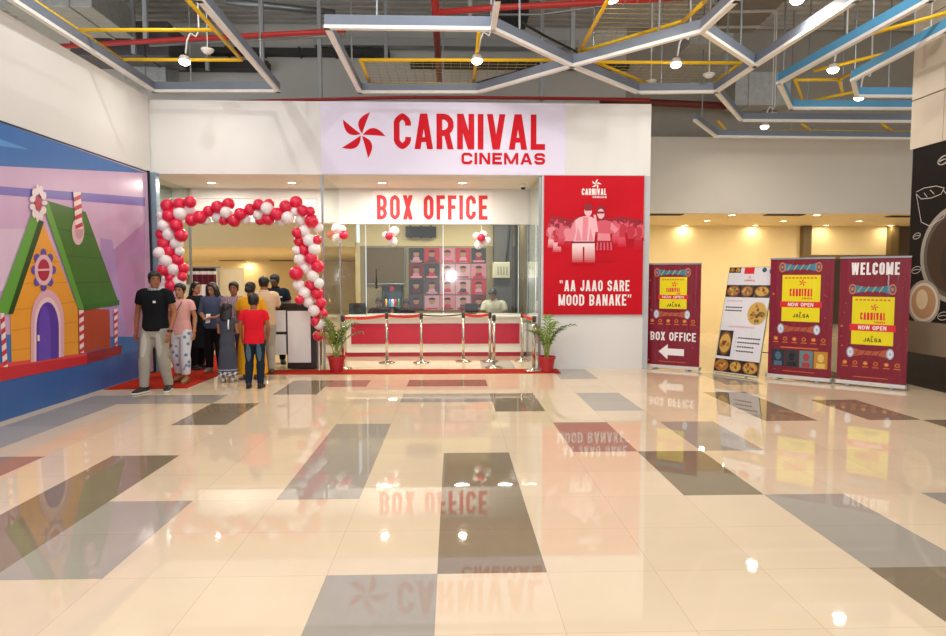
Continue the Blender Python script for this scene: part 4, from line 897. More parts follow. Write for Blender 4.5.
m = MB(); CB = mat('cooler_black', '#1d2022', .35); m.box((x0,15.85,0), (x1,15.9,zt), CB); m.box((x0,15.4,0), (x0+.03,15.9,zt), CB); m.box((x1-.03,15.4,0), (x1,15.9,zt), CB); m.box((x0,15.4,zt-.12), (x1,15.9,zt), CB); m.box((x0,15.4,0), (x1,15.9,.5), CB); m.build('cabinet', dc)
m = MB(); m.box((x0+.03,15.385,.5), (x1-.03,15.395,zt-.12), GLASS); m.build('door', dc)
obj_light('AREA', 'cooler_light', ((x0+x1)/2,15.45,zt-.125), 5, (.9,.97,1), .2)
m = MB(); m.tube([((x0+x1)/2,15.398,zt-.06), ((x0+x1)/2,15.38,zt-.06)], .055, RED, n=20); m.build('header_disc', dc)
cans = []
for r in range(3):
    z = .5+.22*r; m = MB(); m.box((x0+.03,15.45,z-.012), (x1-.03,15.85,z), ALU); m.build('shelf', dc)
    for c in range(5):
        cm_ = hexmat(('#2f6fb5','#d8d8d4','#c8283a','#3f8a4a','#d88a2c')[(c+r*2) % 5], .3); m = MB(); m.lathe([(.002,0),(.038,0),(.04,.01),(.04,.13),(.022,.16),(.02,.18),(.002,.18)], m=cm_, n=12)
        o = m.build('drink_can', smooth=True); o.location = (x0+.08+c*(x1-x0-.16)/4, 15.52, z+.001); tag(o, 'small coloured drink bottle on a shelf of the glass cooler', 'bottle', 'drinks in the cooler')
def monitor(label, px, py, Y, w, h, rz):
    p = at_y(px, py, Y); t = thing('computer_monitor', label, 'monitor', (p.x,p.y,.86), rz)
    m = MB(); m.box((-w/2,-.02,p.z-.86-h/2), (w/2,.02,p.z-.86+h/2), BLACK); m.build('screen', t, bevel=.01)
    m = MB(); m.box((-.02,-.03,.01), (.02,.0,p.z-.86), BLACK); m.build('stand', t); m = MB(); m.box((-.1,-.09,0), (.1,.09,.012), BLACK); m.build('foot', t)
monitor('dark computer monitor on the counter between palm and first queue belt', 358, 309, 13.72, .38, .26, .2)
monitor('small dark screen on the counter beside the bent over clerk', 471.5, 308, 13.72, .28, .2, -.15)
# ---------------------------------------------------------------- people
DG = bpy.context.evaluated_depsgraph_get
def remesh(name, mb, parent, vox, mats, smooth_it=4, matfn=None):
    me = mb.mesh(name); o = bpy.data.objects.new(name, me); COL.objects.link(o)
    r = o.modifiers.new('r', 'REMESH'); r.mode = 'VOXEL'; r.voxel_size = vox; r.use_smooth_shade = True
    s = o.modifiers.new('s', 'SMOOTH'); s.factor = .5; s.iterations = smooth_it
    dg = bpy.context.evaluated_depsgraph_get(); dg.update(); ev = o.evaluated_get(dg); nm = bpy.data.meshes.new_from_object(ev); nm.name = name
    bpy.data.objects.remove(o); bpy.data.meshes.remove(me)
    nm.materials.clear()
    for m in mats: nm.materials.append(m)
    for p in nm.polygons:
        p.use_smooth = True
        p.material_index = matfn(p.center) if matfn else 0
    ob = bpy.data.objects.new(name, nm); COL.objects.link(ob); ob.parent = parent; return ob
def ering(c, rx, ry, n=20, R=None, p=2.3):
    pts = []
    for k in range(n):
        t = 2*PI*k/n; a, b = math.cos(t), math.sin(t)
        q = V((rx*math.copysign(abs(a)**(2/p), a), ry*math.copysign(abs(b)**(2/p), b), 0)); pts.append(V(c)+((R @ q) if R is not None else q))
    return pts
HEAD = [(0,.026,-.078,-.035),(.012,.040,-.087,-.01),(.03,.052,-.092,.03),(.05,.060,-.093,.055),(.08,.067,-.091,.080),(.11,.071,-.088,.093),(.14,.075,-.091,.098),(.17,.074,-.087,.094),(.195,.062,-.068,.077),(.213,.040,-.038,.048),(.222,.014,-.012,.02)]
def headring(z, s=1.0, n=24):
    z = max(0, min(.222, z)); 
    for a, b in zip(HEAD[:-1], HEAD[1:]):
        if a[0] <= z <= b[0]: f = (z-a[0])/(b[0]-a[0]); rx, yf, yb = (a[i]+(b[i]-a[i])*f for i in (1,2,3)); break
    return rx, yf, yb
def headpt(z, th):
    rx, yf, yb = headring(z); cy = (yf+yb)/2; ry = (yb-yf)/2
    return V((rx*math.sin(th), cy-ry*math.cos(th), z))
def person(label, loc, rz, h, skin, hair, top, bottom, shoes, pose=None, hs=1.0, yaw=0., nod=0., tilt=0., fem=False, cat='person', group=None, seat=False, build=1.0):
    """top = dict(kind, col, hem, sleeve), bottom = dict(kind, col ...); joints in metres for a 1.72 m body, facing -Y"""
    S = h/1.72; t = thing('person', label, cat, loc, rz, group); P = pose or {}
    lower = -.42 if seat else 0.0
    B = V((0,0,lower))
    J = {}
    for s, k in ((1,'l'), (-1,'r')):       # l = +x side
        sw = .175 if fem else .19
        J['sh'+k] = V((s*sw,0.005,1.385))+B; J['el'+k] = V((s*.235,.03,1.13))+B; J['wr'+k] = V((s*.25,-.03,.89))+B
        J['hip'+k] = V((s*.088,0,.90))+B; J['kn'+k] = V((s*.1,-.025,.49)); J['an'+k] = V((s*.105,.01,.085))
        if seat: J['kn'+k] = V((s*.12,-.42,.50)); J['an'+k] = V((s*.12,-.38,.085))
    lean = V(P.get('lean', (0,0,0)))       # shift of shoulders and head
    for k in J:
        if k[:2] in ('sh','el','wr'): J[k] = J[k]+lean
    for k, v in P.items():
        if k in J: J[k] = V(v)
    sk = mat('skin_'+skin.lstrip('#'), skin, .5, var=.05, scale=20, spec=.3)
    W = .93 if fem else 1.0; W *= build
    def ln(z): f = max(0, (z-1.0)/.42); return lean*min(1.15, f)
    torso = [(.80,.10,.085),(.86,.155,.11),(.92,.172 if fem else .165,.118),(1.0,.158,.108),(1.09,.138 if fem else .150,.10),(1.2,.150 if fem else .160,.112),(1.3,.165,.118),(1.37,.172,.105),(1.42,.150,.085),(1.455,.085,.068)]
    def trings(infl, z0=.8, z1=1.46, flare=0.0):
        R = []; zs = [q[0] for q in torso]
        pts = sorted(set([z for z in zs if z0 < z < z1]+[z0, min(z1, 1.455)]))
        for z in pts:
            zz = max(.80, min(1.455, z))
            for a, b in zip(torso[:-1], torso[1:]):
                if a[0] <= zz <= b[0]: f = (zz-a[0])/(b[0]-a[0]); rx, ry = a[1]+(b[1]-a[1])*f, a[2]+(b[2]-a[2])*f; break
            if z < .95 and infl > 0: rx, ry = max(rx, .165)+flare*(.95-z), max(ry, .115)+flare*(.95-z)
            R.append(ering(V((0,.005,z))+B+ln(z), (rx*W+infl), ry*build+infl))
        return R
    def arm(mb, k, r, f0=0., f1=1.):
        a, e, w = J['sh'+k], J['el'+k], J['wr'+k]; pts = []; rad = []
        if f0 == 0: pts.append(a+V((-a.x*.5,0,.035))); rad.append(r(0)*.72); pts.append(a+V((-a.x*.16,0,.014))); rad.append(r(0)*.93)
        for i in range(13):
            f = i/12*2
            if not (f0*2 <= f <= f1*2+1e-6): continue
            p = a.lerp(e, f) if f <= 1 else e.lerp(w, f-1); pts.append(p); rad.append(r(f/2))
        mb.tube(pts, rad, n=12)
    def leg(mb, k, r, f1=1.):
        a, e, w = J['hip'+k], J['kn'+k], J['an'+k]; pts = []; rad = []
        for i in range(15):
            f = i/14*2
            if f > f1*2+1e-6: continue
            pts.append(a.lerp(e, f) if f <= 1 else e.lerp(w, f-1)); rad.append(r(f/2))
        mb.tube(pts, rad, n=14)
    interp = lambda tab: (lambda f: next(a[1]+(b[1]-a[1])*(f-a[0])/(b[0]-a[0]) for a, b in zip(tab[:-1], tab[1:]) if f <= b[0]+1e-6))
    ar_ = interp([(0,.056*W),(.12,.053*W),(.3,.044*W),(.5,.038),(.62,.039),(.8,.031),(1,.025)])
    lr_ = interp([(0,.095*W),(.15,.088*W),(.35,.07*W),(.5,.056),(.62,.058),(.8,.045),(1,.036)])
    nb = V((0,.01,1.44))+B+lean                    # base of the neck
    Rz = Matrix.Rotation(yaw, 3, 'Z'); Rh = Rz @ Matrix.Rotation(nod, 3, 'X') @ Matrix.Rotation(tilt, 3, 'Y')
    hb = nb+V((0,-.016,.047)); piv = V((0,.015,.03))
    def H(p): return hb+(Rh @ ((V(p)-piv)*hs))+piv*hs
    b = MB(); b.loft(trings(0.0))
    for k in 'lr': arm(b, k, ar_); leg(b, k, lr_)
    b.tube([nb-V((0,0,.04)), nb+V((0,0,.03)), H((0,.015,.07))], [.062*W,.053*W,.052*W*hs], n=14)
    b.loft([[H(headpt(z, 2*PI*i/20)) for i in range(20)] for z in (0,.012,.03,.05,.07,.09,.11,.13,.15,.17,.185,.2,.213,.222)])
    b.tube([H((0,-.082,.118)), H((0,-.1,.09)), H((0,-.112,.074)), H((0,-.09,.066))], [.008*hs,.012*hs,.016*hs,.012*hs], n=8)
    for s in (-1, 1): b.ell(H((s*.076,.005,.095)), (.012*hs,.02*hs,.033*hs), n=8, k=6)
    for i, k in enumerate('lr'):                   # hands: palm, four fingers, a thumb
        s = 1 if k == 'l' else -1; w = J['wr'+k]; d = (w-J['el'+k]).normalized(); d = V(P.get('hand'+k, d)).normalized()
        fw = V(P.get('thumb'+k, (0,-1,0))); fw = (fw-d*fw.dot(d)).normalized(); nrm = d.cross(fw)*s
        R = Matrix((fw, nrm, d)).transposed()
        b.loft([ering(w+d*q, a_, c_, 12, R) for q, a_, c_ in ((-.02,.024,.021),(.01,.029,.018),(.045,.041,.017),(.085,.042,.015),(.098,.036,.011))])
        inn = -s if abs(nrm.x) > .5 and nrm.x*s > 0 else s
        cur = nrm*(.022*(1 if nrm.x*s < 0 else -1))
        for j, (o_, L) in enumerate(((.034,.07),(.0115,.078),(-.0115,.072),(-.034,.056))):
            r0 = w+d*.09+fw*o_; sp = fw*o_*.35
            b.tube([r0-d*.02, r0+d*L*.45+sp*.5+cur*.3, r0+d*L*.8+sp*.8+cur, r0+d*L+sp+cur*1.7], [.0095,.009,.0083,.006], n=8)
        q = w+d*.03+fw*.028; b.tube([q, q+fw*.03+d*.025+cur*.3, q+fw*.038+d*.055+cur*.7], [.012,.0105,.008], n=8)
    for k in 'lr':
        f = J['an'+k]; dirf = V((0.12 if k == 'l' else -.12, -1, 0)).normalized(); dirf = V(P.get('toe'+k, dirf)).normalized(); up = V((0,0,1)); rt = dirf.cross(up)
        b.loft([[f+dirf*q+V((0,0,-.085+z0))+rt*(wx*math.cos(2*PI*i/12))+up*(hh*(1+math.sin(2*PI*i/12))) for i in range(12)] for q, wx, hh, z0 in ((-.065,.02,.03,.02),(-.05,.032,.042,.01),(0,.036,.05,.008),(.06,.04,.036,.008),(.11,.045,.024,.008),(.155,.04,.018,.008),(.175,.02,.01,.012))])
    sc = lambda mb: [q.__imul__(S) for q in mb.v]
    lipc, lip = H((0,-.093,.045)), mat('lip_'+skin.lstrip('#'), tuple(c*q for c, q in zip(rgb(skin)[:3], (.85,.5,.5)))+(1,), .5)
    sc(b); body = remesh('body', b, t, .0085*max(.8, S), [sk, lip], 3, lambda c: 1 if ((c-lipc*S).length < .02*S and abs(c.z-lipc.z*S) < .008*S) else 0)
    # face
    EW, EK = mat('eye_white', '#a89c90', .5), mat('eye_dark', '#1c120c', .2)
    hm = mat('hair_'+hair.lstrip('#'), hair, .45, var=.3, scale=30, stretch=(1,1,.2))
    for s in (-1, 1):
        m = MB(); m.ell(H((s*.031,-.084,.112)), (.012*hs,.007*hs,.0055*hs), EW); m.ell(H((s*.031,-.0895,.112)), (.0065*hs,.005*hs,.0062*hs), EK); sc(m); m.build('eye', t, smooth=True)
        m = MB(); m.tube([H((s*.016,-.094,.131)), H((s*.032,-.093,.136)), H((s*.048,-.082,.131))], [.004*hs,.0048*hs,.003*hs], hm, n=6); sc(m); m.build('eyebrow', t, smooth=True)
    # hair
    style = P.get('hair', 'short'); m = MB(); n = 40; C0 = V((0,.004,.105)); rows = 8
    def hl(th):
        a = abs((th+PI) % (2*PI)-PI)
        front, side, back = (.166, .07, .03) if style == 'short' else (.185, .075, .02)
        if a < .75: return front-.012*(a/.75)**2
        if a < 1.45: return front-.012+(side-front+.012)*((a-.75)/.7)
        return side+(back-side)*min(1, (a-1.45)/.9)
    sf = 1.16 if style == 'short' else 1.22 if style == 'child' else 1.18
    R2 = []
    for i in range(-1, rows+1):
        ring = []
        for j in range(n):
            th = 2*PI*j/n; z0 = hl(th); f = max(0, i)/rows; z = z0+(.2215-z0)*(1-(1-f)**1.6); p = headpt(z, th); q = C0+(p-C0)*(.97 if i < 0 else 1.03 if i == 0 else sf+.015*math.sin(7*th+3*f))
            ring.append(H(q))
        R2.append(ring)
    m.loft(R2, hm)
    if style in ('long', 'child'):
        dn = P.get('hairlen', .32); L = []
        for i in range(9):
            f = i/8; z = .15-f*(dn+.15); w_ = (.083+.02*math.sin(f*PI)) * (1 if f < .9 else .75); L.append([H(V((w_*math.cos(2*PI*j/20), .055+.055*f+.042*(1-.35*f)*math.sin(2*PI*j/20), z)))+lean*0 for j in range(20)])
        m.loft(L, hm)
        if P.get('front_hair', True):
            for s in (-1, 1): m.tube([H((s*.06,-.055,.19)), H((s*.088,-.03,.1)), H((s*.095,-.04,.0)), H((s*.085,-.075,-.12)), H((s*.08,-.08,-.2))], [.026,.036,.042,.034,.01], hm, n=8)
    if style == 'bun': m.ell(H((0,.125,.10)), (.055,.045,.055), hm)
    if style == 'tied': m.ell(H((0,.11,.1)), (.03,.03,.035), hm); m.tube([H((0,.11,.1)), H((0,.14,.0)), H((0,.12,-.14)), H((0,.1,-.2))], [.025,.03,.022,.005], hm, n=8)
    sc(m); m.build('hair', t, smooth=True)
    if P.get('cap'):
        m = MB(); cm_ = mat('black_cap_cloth', '#26272b', .8); R3 = []
        for i in range(9):
            f = i/8; R3.append([H(C0+(headpt(.15+.0715*(1-(1-f)**1.6), 2*PI*j/24)-C0)*(1.2 if i else 1.1)) for j in range(24)])
        m.loft(R3, cm_); m.loft([[H(V((w_*math.cos(2*PI*j/16), y_, .155-.02*abs(math.cos(2*PI*j/16))+dz+.006*math.sin(2*PI*j/16)))) for j in range(16)] for y_, w_, dz in ((-.07,.082,.005),(-.11,.078,.0),(-.15,.06,-.012),(-.2,.03,-.025))], cm_); sc(m); m.build('cap', t, smooth=True)
    # clothes
    vx = .011*max(.8, S)
    def cl(name, mb, m_, extra=None, fn=None, label2=None):
        sc(mb); o = remesh(name, mb, t, vx, [m_]+(extra or []), 3, fn); 
        if label2: o['label'] = label2
        return o
    def cloth(c): return mat('cloth_'+c.lstrip('#'), c, .85, var=.10, scale=14, spec=.15, bump=.5, bscale=9, stretch=(1,1,.5))
    def lower_clothes(bt, name='trousers'):
        m = MB(); r = lambda f: lr_(f)+bt.get('loose', .016)+(.006 if f > .5 else 0)
        m.loft(trings(.016, .785, bt.get('waist', 1.0)))
        for k in 'lr': leg(m, k, r, bt.get('f1', 1.0))
        return m
    if bottom['kind'] == 'trousers':
        ex, fn = None, None
        if 'print' in bottom:
            ex = [cloth(bottom['print'])]; sd = random.Random(5); sp_ = [V((sd.uniform(-.25,.25), sd.uniform(-.2,.15), sd.uniform(.1,1.0))) for _ in range(170)]
            fn = lambda c: 1 if any((c-q*S).length < .03*S for q in sp_) else 0
        if 'fade' in bottom:
            ex = [cloth(bottom['fade'])]; kn = [J['hipl'].lerp(J['knl'], .55)*S, J['hipr'].lerp(J['knr'], .55)*S]
            fn = lambda c: 1 if any(((c.x-q.x)/(.045*S))**2+((c.z-q.z)/(.17*S))**2 < 1 for q in kn) else 0
        cl(bottom.get('name', 'trousers'), lower_clothes(bottom), cloth(bottom['col']), ex, fn)
    if top['kind'] in ('shirt', 'kurta'):
        m = MB(); hem = top.get('hem', .86); infl = top.get('infl', .02)
        R = trings(infl, max(.8, hem), 1.452)
        if hem < .8:
            fl_ = top.get('flare', .16); mid = [hem+(.8-hem)*i/6 for i in range(6)]
            R = [ering(V((0,.005,z))+B+P.get('skirt', V((0,0,0)))*((.9-z)/.8), .175*W+infl+fl_*(.85-z), .125+infl+fl_*.8*(.85-z)) for z in mid]+R
        m.loft(R)
        sl = top.get('sleeve', .3)
        for k in 'lr': arm(m, k, (lambda f: ar_(f)+.016+.01*max(0, (f-.2))) if sl > .5 else (lambda f: ar_(f)+.013+.035*f), 0, sl)
        ex, fn = None, None
        if 'print' in top:
            ex = [cloth(top['print'])]; fn = lambda c: 1 if c.z < (hem+.09)*S and math.sin(c.x*90)+math.sin(c.z*130+c.x*40) > -.1 or abs(c.z-(hem+.13)*S) < .006 else 0
        if 'stripe' in top: ex = [cloth(top['stripe'])]; fn = lambda c: int(math.sin(c.x*160) > .2)
        if 'trim' in top:
            ex = [cloth(top['trim'])]; ends = [J['sh'+k].lerp(J['el'+k], sl*2)*S for k in 'lr']; fn = lambda c: 1 if any((c-q).length < .078*S and (c-q).z < .012 and abs(c.x) > .19*S for q in ends) else 0
        cl('shirt' if top['kind'] == 'shirt' else 'dress', m, cloth(top['col']), ex, fn)
        if 'collar' in top:
            m = MB(); c0 = nb+V((0,-.004,.008)); m.loft([ering(c0+V((0,0,z_)), r_*W, r_*.95*W, 18) for z_, r_ in ((-.012,.086),(.012,.082),(.04,.070),(.038,.062),(.0,.062))], cloth(top['collar'])); 
            for s in (-1, 1): m.add([c0+V((s*.012,-.088,-.035)), c0+V((s*.07,-.085,-.03)), c0+V((s*.075,-.04,.03)), c0+V((s*.01,-.075,.03)), c0+V((s*.045,-.10,-.06))], [(0,4,1,2,3),(3,2,1,4,0)], cloth(top['collar']))
            sc(m); m.build('collar', t, smooth=True)
        if 'badge' in top:
            m = MB(); p = V((.09,-.148,1.29))+B+ln(1.29); m.box(p-V((.03,.006,.012)), p+V((.03,.02,.012)), mat('badge_white', '#e8e8e4', .4)); sc(m); m.build('name_badge', t)
    # footwear
    if shoes:
        shm = mat('shoe_'+shoes[0].lstrip('#'), shoes[0], .5, var=.1); som = mat('sole_'+shoes[1].lstrip('#'), shoes[1], .6)
        for k in 'lr':
            f = J['an'+k]; dirf = V(P.get('toe'+k, (0.12 if k == 'l' else -.12, -1, 0))).normalized(); up = V((0,0,1)); rt = dirf.cross(up); m = MB(); g = f+V((0,0,-.085))
            m.loft([[g+dirf*q+rt*(wx*math.cos(2*PI*i/14))+up*(.02+hh*max(0.0, .5+.5*math.sin(2*PI*i/14))) for i in range(14)] for q, wx, hh in ((-.085,.015,.05),(-.075,.036,.085),(-.03,.044,.095),(.03,.046,.085),(.09,.05,.058),(.14,.047,.045),(.18,.034,.034),(.197,.012,.02))], shm)
            m.loft([[g+dirf*q+rt*(wx*math.cos(2*PI*i/14))+up*(.002+.026*(.5+.5*math.sin(2*PI*i/14))) for i in range(14)] for q, wx in ((-.092,.015),(-.08,.041),(-.03,.047),(.04,.049),(.1,.054),(.15,.05),(.19,.036),(.207,.012))], som); sc(m); m.build('shoe', t, smooth=True)
    t['_S'] = S; t['_J'] = 0; t['_J'] = {k: tuple(v*S) for k, v in J.items()}
    return t
def on(t, name, mb, smooth=True, label=None):
    o = mb.build(name, t, smooth=smooth)
    if label: o['label'] = label
    return o
def JT(t, k): return V(t['_J'][k])
SKIN, SKIN2, SKIN3 = '#9a6445', '#b07c5c', '#6f4630'
HB = '#15100e'
# man in the black polo, walking out
t = person('man in black polo and grey jeans walking out beside the mural', (-4.27,9.3,0), -.12, 1.73, SKIN, HB, dict(kind='shirt', col='#15171a', hem=.87, sleeve=.33, trim='#a9aeb2', collar='#b4b9bc', infl=.024), dict(kind='trousers', col='#9c9689', fade='#b5b0a4', loose=.02), ('#1b1c1e','#dcdcd8'),
    dict(wrl=(.27,-.10,.86), ell=(.275,.03,1.12), wrr=(-.33,.06,.86), elr=(-.31,.07,1.12), shl=(.2,.005,1.405), shr=(-.2,.005,1.405), anr=(-.12,-.13,.085), knr=(-.10,-.12,.50), anl=(.13,.08,.085), knl=(.105,-.02,.49), toer=(-.25,-1,0), toel=(.3,-1,0)), yaw=.75, build=.99)
w = JT(t, 'wrl'); m = MB(); m.tube([w+V((0,.008,.035)), w+V((0,.002,.01))], .038, BLACK, n=14); m.ell(w+V((.036,0,.022)), (.008,.02,.02), mat('watch_face', '#2a3036', .2)); on(t, 'wristwatch', m)
w = JT(t, 'wrr'); m = MB(); m.tube([w+V((0,0,.03)), w+V((0,0,.018))], .034, RED, n=14); on(t, 'wristband', m)
m = MB(); m.box((.075,-.168,1.285), (.1,-.14,1.315), PURE); on(t, 'chest_emblem', m, False)
# girl in pink
t = person('girl in pink top and blue flowered white trousers behind the man in black polo', (-4.24,10.1,.012), -.05, 1.53, SKIN2, HB, dict(kind='shirt', col='#e2a9a2', hem=.84, sleeve=.3, infl=.022), dict(kind='trousers', col='#d6d8dc', print='#6f87a8', loose=.03, f1=.93), ('#a8764c','#8a6a48'),
    dict(hair='short', anl=(.1,-.08,.085), knl=(.1,-.1,.49), anr=(-.09,.1,.1), elr=(-.22,.05,1.13), wrr=(-.24,-.06,.93), wrl=(.25,-.05,.89)), fem=True, hs=1.06, build=.95)
m = MB(); m.tube([(-.07,-.10,1.29),(0,-.137,1.18),(.09,-.135,1.04),(.145,-.10,.93)][::1] if False else [(.07,-.095,1.26),(.02,-.132,1.16),(-.06,-.135,1.03),(-.16,-.09,.86)], .006, mat('strap_brown', '#3a2022', .6), n=6); on(t, 'bag_strap', m)
w = JT(t, 'wrr'); b_ = MB(); b_.loft([ering(w+V((-.03,-.02,z)), rx, ry, 16) for z, rx, ry in ((-.30,.08,.035),(-.28,.10,.05),(-.18,.10,.05),(-.10,.085,.03),(-.085,.08,.02))], mat('maroon_bag', '#a82a34', .5)); b_.tube([w+V((-.09,-.02,-.1)), w+V((-.05,-.02,-.03)), w+V((0.02,-.02,-.1))], .007, mat('strap_brown', '#3a2022', .6), n=6)
p = Matrix.Rotation(-.05, 4, 'Z'); o = b_.build('handbag', smooth=True); o.location = (-4.24,10.1,.012); o.rotation_euler = (0,0,-.05); tag(o, 'small red handbag held by the girl in pink', 'handbag')
w = JT(t, 'wrl'); m = MB(); m.tube([w+V((0,0,.02)), w], .028, mat('orange_bangle', '#d8763a', .4), n=12); on(t, 'bracelet', m)
# woman in black, side on
t = person('woman in long black clothes standing side on before the curtain', (-4.56,11.5,.012), 1.25, 1.55, SKIN2, HB, dict(kind='kurta', col='#14161a', hem=.42, sleeve=.85, flare=.10), dict(kind='trousers', col='#101114', loose=.03), ('#1a1a1c','#2a2a2a'),
    dict(hair='long', hairlen=.16, front_hair=False, ell=(.2,-.06,1.12), wrl=(.12,-.30,1.06), elr=(-.2,-.06,1.12), wrr=(-.10,-.30,1.05), handl=(-.3,-1,0), handr=(.3,-1,0)), fem=True)
# woman in blue
t = person('long haired woman in slate blue top holding a white slip', (-4.12,11.15,.012), .05, 1.55, SKIN2, HB, dict(kind='shirt', col='#4a536a', hem=.84, sleeve=.6, infl=.028), dict(kind='trousers', col='#141416', loose=.025), ('#8a8078','#6a625a'),
    dict(hair='long', hairlen=.30, ell=(.24,-.02,1.14), wrl=(.10,-.24,1.06), elr=(-.24,-.02,1.14), wrr=(-.10,-.24,1.03), handl=(-.6,-.6,.1), handr=(.6,-.6,.1)), fem=True, yaw=-.25, nod=.3, build=1.08)
m = MB(); m.add([(-.03,-.0,.07),(.04,0,.075),(.04,0,-.08),(-.03,0,-.09),(-.03,.004,.07),(.04,.004,.075),(.04,.004,-.08),(-.03,.004,-.09)], [(0,3,2,1),(4,5,6,7),(0,1,5,4),(1,2,6,5),(2,3,7,6),(3,0,4,7)], PURE); 
o = m.build('paper_slip', off=V((0,0,0))); o.location = (-4.13,10.89,.96); o.rotation_euler = (-.3,0,.1); tag(o, 'white paper slip in the hands of the woman in slate blue', 'paper')
# child in grey, seen from behind
t = person('small child in grey dress with white printed hem, seen from behind', (-3.54,10.12,0), PI+.1, 1.2, SKIN2, HB, dict(kind='kurta', col='#4a4e5a', hem=.16, sleeve=.12, flare=.06, print='#c8ccd2', infl=.015), dict(kind='none'), ('#c8c2ba','#a8a29a'),
    dict(hair='child', hairlen=.07, front_hair=False, ell=(.2,-.08,1.12), wrl=(.12,-.25,1.08), elr=(-.2,-.08,1.12), wrr=(-.12,-.25,1.08)), hs=1.28, fem=True)
m = MB(); m.box((.03,.118,1.0), (.045,.14,1.08), PURE) if False else m.tube([(-.05,.115,.99),(-.045,.125,.9),(-.05,.128,.84)], .012, PURE, n=6); on(t, 'ribbon', m)
# face between the women
t = person('youngster in mauve striped shirt half hidden behind the yellow dress', (-3.74,11.05,0), -.1, 1.56, SKIN, HB, dict(kind='shirt', col='#a08a94', hem=.84, sleeve=.33, stripe='#7d6a78'), dict(kind='trousers', col='#3a3640'), ('#2a2422','#4a4440'), dict(), hs=1.05, yaw=.2)
# woman in yellow, from behind
t = person('woman in long yellow kurta with hair in a bun, seen from behind', (-3.26,10.42,0), PI-.1, 1.57, SKIN, HB, dict(kind='kurta', col='#e0a020', hem=.10, sleeve=.36, flare=.10, infl=.024), dict(kind='trousers', col='#d8981c', loose=.03), ('#6a3a22','#4a2a1a'),
    dict(hair='bun', ell=(.26,-.03,1.14), wrl=(.3,-.16,.95), elr=(-.25,-.06,1.12), wrr=(-.16,-.24,1.0)), fem=True, build=1.1)
m = MB(); m.tube([(.12,.10,1.26),(.06,.135,1.05),(.05,.14,.9)], .006, mat('strap_brown', '#3a2022', .6), n=6); on(t, 'bag_strap', m)
# boy in red, from behind
t = person('boy in red T-shirt and dark jeans seen from behind', (-2.95,9.56,0), PI+.08, 1.38, SKIN, HB, dict(kind='shirt', col='#d81e2c', hem=.83, sleeve=.3, infl=.024), dict(kind='trousers', col='#1d2a38', fade='#4f6674', loose=.016), ('#17171a','#141414'),
    dict(elr=(-.25,-.02,1.13), wrr=(-.22,-.14,.95), ell=(.25,.0,1.13), wrl=(.24,-.08,.93), anl=(.12,.0,.085), anr=(-.1,.03,.085)), hs=1.14, build=1.02)
# man in beige shirt at the desk
t = person('man in beige shirt leaning an arm on the reception desk, back turned', (-3.19,10.9,0), PI+.45, 1.66, SKIN, HB, dict(kind='shirt', col='#d9bb98', hem=.86, sleeve=.42, collar='#d2b48f', infl=.028), dict(kind='trousers', col='#a9a69a', loose=.02), ('#5a4634','#3a2c22'),
    dict(ell=(.25,-.05,1.14), wrl=(.20,-.26,1.02), elr=(-.26,-.12,1.18), wrr=(-.2,-.34,1.22), handr=(.1,-1,0)), yaw=-.5, build=1.05)
m = MB(); m.loft([ering(V((0,.005,z)), .178, .128, 20) for z in (.94,.975)], mat('brown_belt', '#5a3a22', .5)); on(t, 'belt', m)
# attendant behind the desk
t = person('attendant in black cap and dark shirt behind the reception desk', (-3.36,12.25,0), .25, 1.70, SKIN3, HB, dict(kind='shirt', col='#1b222c', hem=.86, sleeve=.36, collar='#1b222c', badge=1), dict(kind='trousers', col='#1a1a1e'), ('#121212','#1c1c1c'),
    dict(cap=1, ell=(.25,-.05,1.14), wrl=(.18,-.26,1.1), elr=(-.25,-.05,1.14), wrr=(-.16,-.26,1.1)), yaw=-.45, nod=.15)
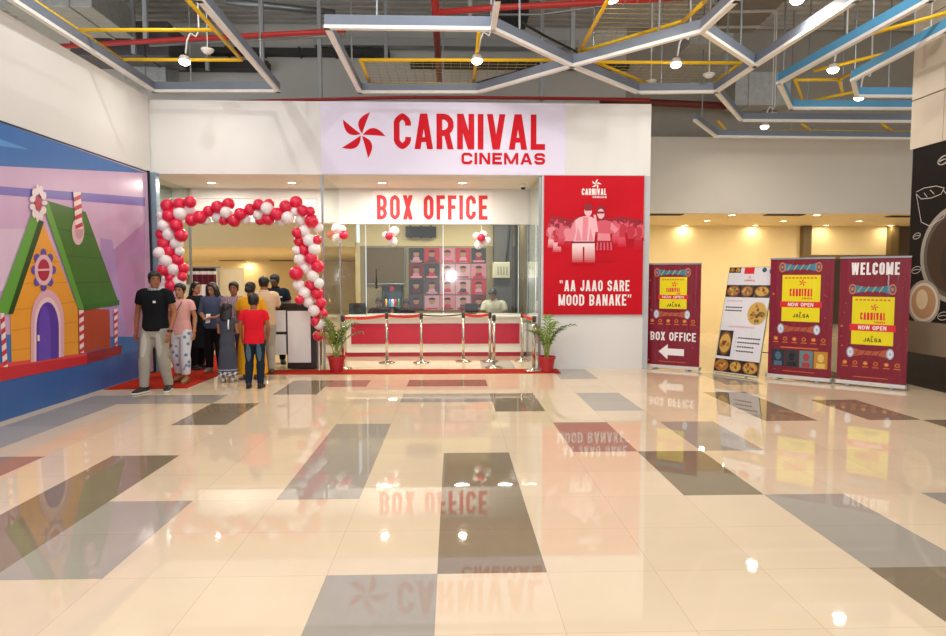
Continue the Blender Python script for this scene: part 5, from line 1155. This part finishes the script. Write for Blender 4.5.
# clerks behind the glass
def clerk(label, px, py, Y, h, col, skin, rz=0., **k):
    p = at_y(px, py, Y); t = person(label, (p.x, Y, 0), rz, h, skin, HB, dict(kind='shirt', col=col, sleeve=.35, collar=col), dict(kind='trousers', col='#24242a'), ('#151515','#202020'), dict(ell=(.25,-.08,.74), wrl=(.16,-.34,.80), elr=(-.25,-.08,.74), wrr=(-.16,-.34,.80), handl=(0,-1,0), handr=(0,-1,0), **k.pop('pose', {})), seat=True, **k)
    c = thing('office_chair', 'black office chair under the '+label.split(' seated')[0].split(' bent')[0], 'chair', (p.x, Y+.03, 0), rz, 'chairs behind the counter')
    s_ = h/1.72; z = .40*s_; m = MB(); m.box((-.22,-.2,z-.08), (.22,.22,z-.02), BLACK); m.build('seat', c, bevel=.02)
    m = MB(); m.box((-.2,.17,z+.05), (.2,.22,z+.33), BLACK); m.build('backrest', c, bevel=.02)
    m = MB(); m.tube([(0,0,.06),(0,0,z-.06)], .03, BLACK); m.build('column', c)
    for i in range(5): m = MB(); q = V((.26*math.cos(i*1.2566), .26*math.sin(i*1.2566), .03)); m.tube([(0,0,.07), q], .018, BLACK); m.build('leg', c)
    return t
clerk('clerk with dark hair seated in front of the drinks cooler', 379, 305, 14.6, 1.58, '#2a2a30', SKIN, nod=.25)
clerk('clerk in dark shirt seated beside the drinks cooler, next to the poster wall', 405, 307, 14.6, 1.54, '#26262c', SKIN, nod=.3, yaw=.4)
clerk('clerk in pale shirt bent over the counter at the electrical box end', 494, 300, 14.5, 1.86, '#d8d0b8', SKIN, nod=.5, yaw=-.5)
# ---------------------------------------------------------------- light
w = bpy.data.worlds.new('hall_daylight'); SC.world = w; w.use_nodes = True
bg = w.node_tree.nodes['Background']; bg.inputs[0].default_value = (.95, .98, 1.03, 1); bg.inputs[1].default_value = 1.3
for x, y in ((-2.5,1.0),(2.5,1.0),(-2.5,4.5),(2.5,4.5),(0,7.5),(5,7.5),(-3.8,8.0)):
    obj_light('AREA', 'hall_lamp', (x,y,6.4), 50, (1,.97,.93), .14)
obj_light('AREA', 'side_fill', (-5.48,12.4,3.4), 3, (1,.97,.92), .12)  # fill light added behind the side glass to lift the dark wall
for x in (-1.6,.2,1.2): obj_light('AREA', 'booth_lamp', (x,14.4,3.15), 35, (1,.95,.88), .4)
obj_light('POINT', 'camera_flash', (-.07,-.05,1.7), 150, (1,.98,.95), .06)
for x in (5.5,8.5,11.5): obj_light('AREA', 'corridor_lamp', (x,17.3,3.17), 38, (1,.88,.64), .3)
for o in list(bpy.data.objects):
    for k in ('_o', '_S', '_J'):
        if k in o: del o[k]
